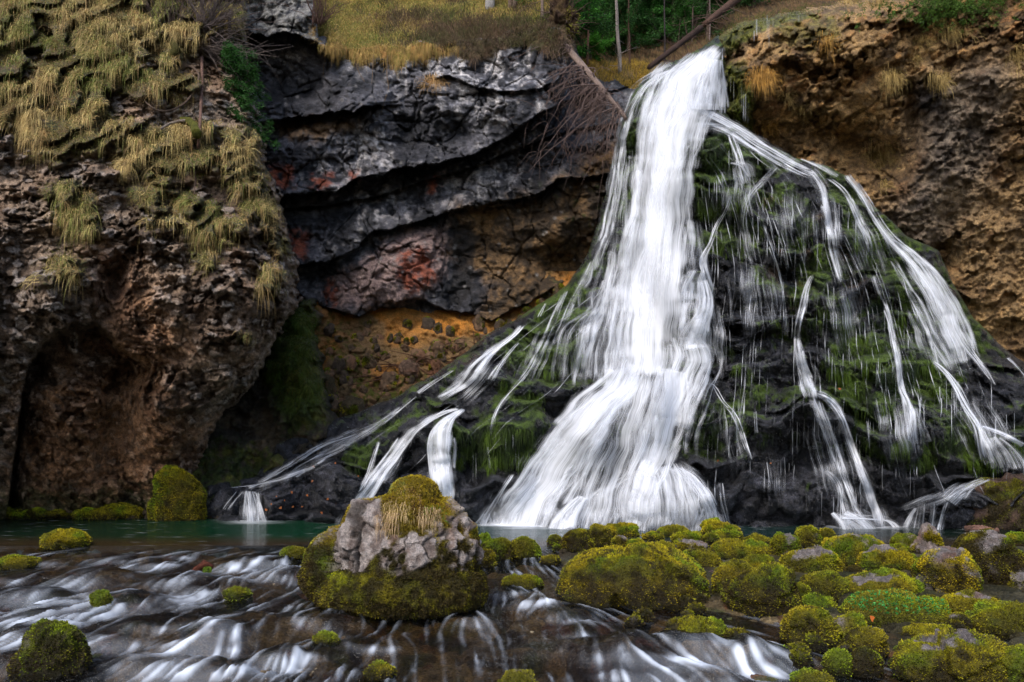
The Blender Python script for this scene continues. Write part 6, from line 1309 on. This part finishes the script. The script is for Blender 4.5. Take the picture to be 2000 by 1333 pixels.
# spray where the big fall meets the pool
sp = W(1180, 1016, 15.9); dirs, Fc = ico(4); mm, tn = mat_new("spray"); o_ = N(tn, 'ShaderNodeOutputMaterial'); pv = N(tn, 'ShaderNodeVolumePrincipled'); pv.inputs['Color'].default_value = (.95, .97, 1, 1); pv.inputs['Density'].default_value = .9; L(tn, pv.outputs[0], o_.inputs['Volume'])
ob = new_mesh("spray", dirs * np.array([2.7, .6, .55]) * (1 + .25 * fbm(dirs * 2, 3, 4))[:, None], Fc, mm); ob.location = tuple(sp + [0, 0, .05]); tag(ob, "faint spray over the pool where the big fall lands", "spray", kind="stuff")
# dark log over the stream above the falls
s = Soup(); A, B = W(1268, 132, 24.4), W(1368, 55, 26.5); u = np.linspace(0, 1, 12)[:, None]; path = A + (B - A) * u; root = empty("fallen_log", A)
s.tube(path - A, np.linspace(.08, .11, 12), 9, (.075, .045, .035), .2); s.build("trunk", M_bark, root)
s = Soup()
for k in range(26):
    p0 = path[rng.integers(2, 12)] - A; s.tube(p0 + (rng.normal(size=3) * [.5, .2, .5]) * np.linspace(0, 1, 4)[:, None], np.linspace(.014, .004, 4), 4, (.10, .06, .05))
s.build("branches", M_bark, root); tag(root, "dark broken log lying across the slope behind the lip of the falls", "log")
s = Soup(); A, B = W(1376, 48, 27), W(1452, -12, 29); root = empty("fallen_log", A); u = np.linspace(0, 1, 10)[:, None]; path = A + (B - A) * u
s.tube(path - A, np.linspace(.10, .16, 10), 9, (.13, .075, .055), .2); s.build("trunk", M_bark, root)
s = Soup()
for k in range(30):
    p0 = path[rng.integers(0, 6)] - A; s.tube(p0 + (rng.normal(size=3) * [.6, .2, .5] - [.2, 0, .2]) * np.linspace(0, 1, 4)[:, None], np.linspace(.016, .004, 4), 4, (.2, .13, .1))
s.build("branches", M_bark, root); tag(root, "brown splintered log continuing up to the top edge above the dark one", "log")
# upturned root plate
s = Soup(); A = W(1098, 40, 22.6); root = empty("root_plate", A)
dirs, Fc = ico(5); q = dirs * np.array([.42, .3, .62]); q = q + dirs * (fbm(q * 3, 4, 5) * .35 + .08 * noise(q * 14, 6))[:, None]
new_mesh("earth", q, Fc, M_soil, mix(C(.05, .03, .02), C(.12, .08, .04), ss(-.3, .3, fbm(q * 4, 3, 7))) , root)
for k in range(60):
    d = rng.normal(size=3); d /= np.linalg.norm(d); d[1] = -abs(d[1]) * .5
    s.tube(d * [.35, .25, .5] + (d + rng.normal(size=3) * .5) * rng.uniform(.2, .5) * np.linspace(0, 1, 5)[:, None] + rng.normal(size=(5, 3)) * .02, np.linspace(.02, .004, 5), 4, (.12, .08, .06))
s.build("roots", M_bark, root)
n = 700; k = rng.integers(0, len(q), n); sel = q[k][q[k][:, 0] > .05]; n = len(sel)
v, qq, t, c = blades(sel, dirs[k][q[k][:, 0] > .05] , .12, .02, C(.24, .22, .03) * rng.uniform(.5, 1.4, (n, 1)), segs=2, droop=.8)
new_mesh("moss", v, [qq, t], M_leaf, c, root, smooth=False); tag(root, "dark upturned root plate with moss on its right side at the cliff top", "tree roots")

# left cliff's shrubs, hanging trunk, mossy stump, dark spruce
def LD(x, y): return float(LC.sample(x, y))
base = W(445, 140, LD(430, 140) + .2); root = empty("spruce_tree", base); s = Soup(); path = np.array([[.0, -.1, -1.4], [.0, -.05, 0], [.05, 0, 1.4]]); s.tube(path, [.05, .05, .03], 7, (.08, .06, .05)); s.build("trunk", M_bark, root)
bp, bd = [], []; sb = Soup()
for k in range(60):
    z = rng.uniform(-1.3, .55); a = rng.uniform(-1.2, .8); L_ = rng.uniform(.4, 1.05) * (1 - .15 * z); d = np.array([math.cos(a), math.sin(a) * .7 - .2, -.1]); u = np.linspace(0, 1, 6)[:, None]
    p_ = np.array([-.1, 0, z]) + d * L_ * u + np.array([0, 0, -1]) * .3 * L_ * u ** 2; bp.append(p_[1:]); bd += [d] * 5; sb.tube(p_, np.linspace(.015, .004, 6), 4, (.08, .06, .05))
sb.build("branches", M_bark, root); v, f, c = needles(np.concatenate(bp), np.array(bd), 16000, .075, .022, C(.022, .075, .012)); new_mesh("crown", v, f, M_leaf, c, root, smooth=False)
tag(root, "dark green spruce clinging to the corner of the left cliff", "tree")
def shrub(px, py, D, n, L0, label, colr=(.17, .12, .10), fan=1.0, name="bare_shrub", dirx=0, down=0.):
    A = W(px, py, D); root = empty(name, A); s = Soup()
    for k in range(n):
        L_ = L0 * rng.uniform(.4, 1.1); a = rng.normal() * .55 * fan + dirx; u = np.linspace(0, 1, 7)[:, None]; d = np.array([math.sin(a), rng.uniform(-.5, .2), math.cos(a) * (1 - down)])
        p_ = rng.normal(size=3) * [.08, .05, .03] + d * L_ * u + np.cumsum(rng.normal(size=(7, 3)) * .025, 0) - np.array([0, 0, 1]) * down * L_ * .5 * u ** 2
        s.tube(p_, np.linspace(.014, .003, 7), 4, colr)
        for j in range(2):
            q0 = p_[rng.integers(2, 7)]; s.tube(q0 + (d + rng.normal(size=3) * .5) * L_ * .35 * np.linspace(0, 1, 4)[:, None], np.linspace(.006, .0025, 4), 3, colr)
    s.build("twigs", M_bark, root); return tag(root, label, "shrub")
shrub(335, 75, LD(335, 75) - .05, 40, 1.1, "leafless shrub rising from the mossy root at the top of the left cliff")
shrub(400, 60, LD(400, 60) - .1, 90, 1.5, "wide grey tangle of bare twigs above the dark spruce", (.19, .15, .14), 1.5, dirx=.5)
shrub(385, 95, LD(385, 95) - .2, 50, 1.3, "bare twigs sweeping right across the dark spruce", (.24, .19, .17), .8, dirx=1.7, down=.3)
shrub(620, 48, float(MC.sample(618, 60)) - .3, 40, 1.1, "bare reddish shrub at the left end of the meadow", (.17, .10, .08), .8, dirx=.4)
shrub(1860, 8, float(RC.sample(1860, 10)) - .2, 70, 1.1, "leafless bush overhanging the top of the ochre wall", (.14, .11, .08), 1.6, dirx=0, down=.5)
bx_ = W(1870, 12, float(RC.sample(1870, 12)) - .3); n = 9000; pts = bx_ + rng.normal(size=(400, 3)) * [1.0, .2, .22]; v, f, c = needles(pts - bx_, rng.normal(size=(400, 3)), n, .06, .02, C(.07, .13, .02))
ob = new_mesh("evergreen_bush", v, f, M_leaf, c, smooth=False); ob.location = tuple(bx_); tag(ob, "yellow-green evergreen bush spilling over the top right rim", "bush")
def stick(name, pts, r0, r1, colr, label, R=LC, off=.15, cat="branch", moss=None):
    P_ = np.array([W(x, y, float(R.sample(x, y)) - off) for x, y in pts]); dm = P_[:, 1].min(); 
    n_ = 24; tt_ = np.linspace(0, len(P_) - 1, n_); Pq = np.stack([np.interp(tt_, np.arange(len(P_)), P_[:, k]) for k in range(3)], -1)
    kk = np.ones(5) / 5; Pq[2:-2] = np.stack([np.convolve(Pq[:, k], kk, 'valid') for k in range(3)], -1); A = Pq[0].copy(); s = Soup()
    s.tube(Pq - A, np.linspace(r0, r1, n_), 8, colr, .15); ob = s.build(name, M_bark); ob.location = tuple(A); return tag(ob, label, cat)
stick("dead_branch", [(394, 112), (395, 150), (393, 200), (390, 250), (387, 290)], .035, .03, (.22, .13, .10), "straight brown dead stem hanging down the left cliff under the spruce", off=.25)
stick("dead_branch", [(372, 130), (388, 138), (390, 155), (375, 190), (350, 212), (320, 220), (300, 215), (280, 195)], .025, .015, (.17, .12, .09), "curved dead branch bent like a hook on the left cliff", off=.2)
stick("dead_branch", [(314, 252), (330, 242), (350, 237), (365, 236)], .02, .035, (.34, .27, .22), "pale bent branch sticking out left of the mossy stump", off=.3)
stump = stick("mossy_stump", [(352, 236), (368, 236), (380, 246), (384, 262)], .07, .10, (.12, .12, .02), "golden green mossy stump among the hanging grass of the left cliff", off=.25, cat="stump")
stick("dead_branch", [(378, 285), (382, 330), (380, 380)], .02, .008, (.16, .11, .09), "thin dead stem trailing below the mossy stump", off=.15)
for pts, lab in (([(757, 108), (755, 150), (760, 170), (752, 195), (745, 220)], "longest bare root dangling down the face of the dark cliff"), ([(640, 105), (632, 130), (631, 150)], "short bare root hanging at the left of the cliff lip"), ([(690, 110), (700, 140), (712, 160)], "crooked root hanging under the straw tufts"), ([(730, 105), (728, 140), (726, 165)], "thin straight root between the straw tufts and the longest root")):
    stick("hanging_root", pts, .014, .006, (.20, .14, .09), lab, R=MC, off=.1, cat="root")
stick("mossy_root", [(330, 75), (345, 95), (335, 110), (350, 125)], .09, .06, (.09, .08, .02), "thick mossy root under the leafless shrub on the left cliff", off=.1, cat="root")
# rubble and dead wood on the scree
for (x, y, w_, h_, c_, lab) in [(760, 738, 44, 26, (.24, .15, .09), "flat brown slab lying at the lower end of the scree"), (790, 765, 26, 26, (.30, .17, .07), "squared ochre stone beside the cascade under the scree"), (850, 712, 30, 20, (.22, .10, .05), "reddish block among the rubble"), (800, 712, 50, 20, (.26, .16, .11), "pinkish slab in the middle of the rubble"), (690, 790, 60, 34, (.10, .075, .04), "dark mossy rock at the foot of the scree"), (640, 745, 36, 30, (.09, .07, .03), "dark rock against the gully"), (720, 700, 30, 18, (.17, .11, .06), "small brown stone high on the rubble"), (880, 735, 26, 14, (.17, .08, .05), "low rusty stone near the cascade's start"), (950, 700, 26, 14, (.18, .09, .05), "rusty cobble beside the stepped cascade"), (905, 690, 22, 14, (.20, .10, .05), "small cobble above the rusty one"), (675, 760, 30, 22, (.20, .13, .06), "brown stone left of the dark mossy rock"), (755, 785, 34, 24, (.12, .09, .03), "mossy stone just above the lower rill"), (1130, 640 - 8, 1, 1, (0, 0, 0), None), (620, 808, 40, 26, (.06, .05, .025), "black-brown rock deep in the gully's foot")]:
    if lab: boulder(lab, x, y - h_ / 2, y + h_ / 2, w_, D=float(SC.sample(x, y)) - .25, moss=.25, rockc=c_, name="scree_rock", cat="rock", group="loose rocks on the scree", tuft=.3)
s = Soup(); A = W(880, 700, float(SC.sample(880, 700)) - .15)
for k in range(90):
    x, y = rng.uniform(720, 970), 0; y = 735 - (x - 720) * .22 + rng.normal() * 14; p0 = W(x, y, float(SC.sample(x, y)) - .08) - A; d = rng.normal(size=3) * [.5, .15, .2]
    s.tube(p0 + d * np.linspace(0, 1, 4)[:, None], np.linspace(.022, .008, 4), 5, (.12, .06, .035))
ob = s.build("driftwood", M_bark); ob.location = tuple(A); tag(ob, "heap of broken dead branches along the lower edge of the scree", "dead wood", kind="stuff")
for k, (x, y, R) in enumerate([(535, 968, CO), (560, 985, CO), (1400, 985, CO)]): pass
protoL = leaf(570, 962, float(CO.sample(570, 962)) - .06, .03, C(.34, .11, .03), "rust-coloured dead leaf lying on the dark wet rock", .4); protoL['group'] = "dead leaves on the wet rock"
for (x, y) in [(540, 970), (556, 978), (610, 940), (590, 990), (640, 975), (530, 985), (572, 990), (1402, 900), (1182, 793), (612, 912), (700, 930), (655, 905), (548, 992), (600, 968), (1505, 905), (1640, 760), (628, 1002), (520, 996)]:
    o_ = protoL.copy(); sc.collection.objects.link(o_); o_.location = tuple(W(x, y, float(CO.sample(x, y, CO.Dw)) - .05)); o_.rotation_euler = (rng.uniform(-.5, .5), rng.uniform(0, 6), rng.uniform(-.5, .5)); o_.scale = (rng.uniform(.6, 1.2),) * 3
# moss beards on the gully corner
gmk = pm(GU.X, GU.Y, [(545, 590), (600, 590), (625, 680), (620, 780), (560, 800), (520, 720)], 6)
hang("hanging_moss", GU, gmk * ss(-.1, .25, fbm(GU.p(GU.D) * 1.8, 3, 8)), 300, 30, .14, "dark green moss beards on the rock corner left of the scree", wid=.014, sp=.12, cols=(C(.06, .09, .01), C(.05, .09, .01), C(.12, .11, .02)), droop=1.4, up=.1)
# moss cushions on the cone give its ledges a soft broken edge
nz = CO.normal(); mk = mossm_co * (tt_co > 4) * ss(1010, 980, CO.Y)
mk = mk ** 1.5; i = rng.choice(len(mk), 80000, p=mk / mk.sum()); x = CO.X[i] + rng.uniform(-1, 1, len(i)); y = CO.Y[i] + rng.uniform(-1, 1, len(i)); o = W(x, y, CO.sample(x, y)); n = len(i)
cc = mix(C(.008, .018, .002), C(.065, .11, .007), ss(-.3, .5, fbm(o * 2.2, 3, 5))) * rng.uniform(.5, 1.5, (n, 1))
v, q, t, c = blades(o, nz[i] * .6, rng.uniform(.03, .09, n) * (1 + 1.3 * (nz[i][:, 2] < .0)), .012, cc, segs=2, droop=1.8, spread=.4, up=.1)
tag(new_mesh("moss", v, [q, t], M_leaf, c, smooth=False), "dripping green moss covering the ledges of the waterfall cone", "moss", kind="stuff")
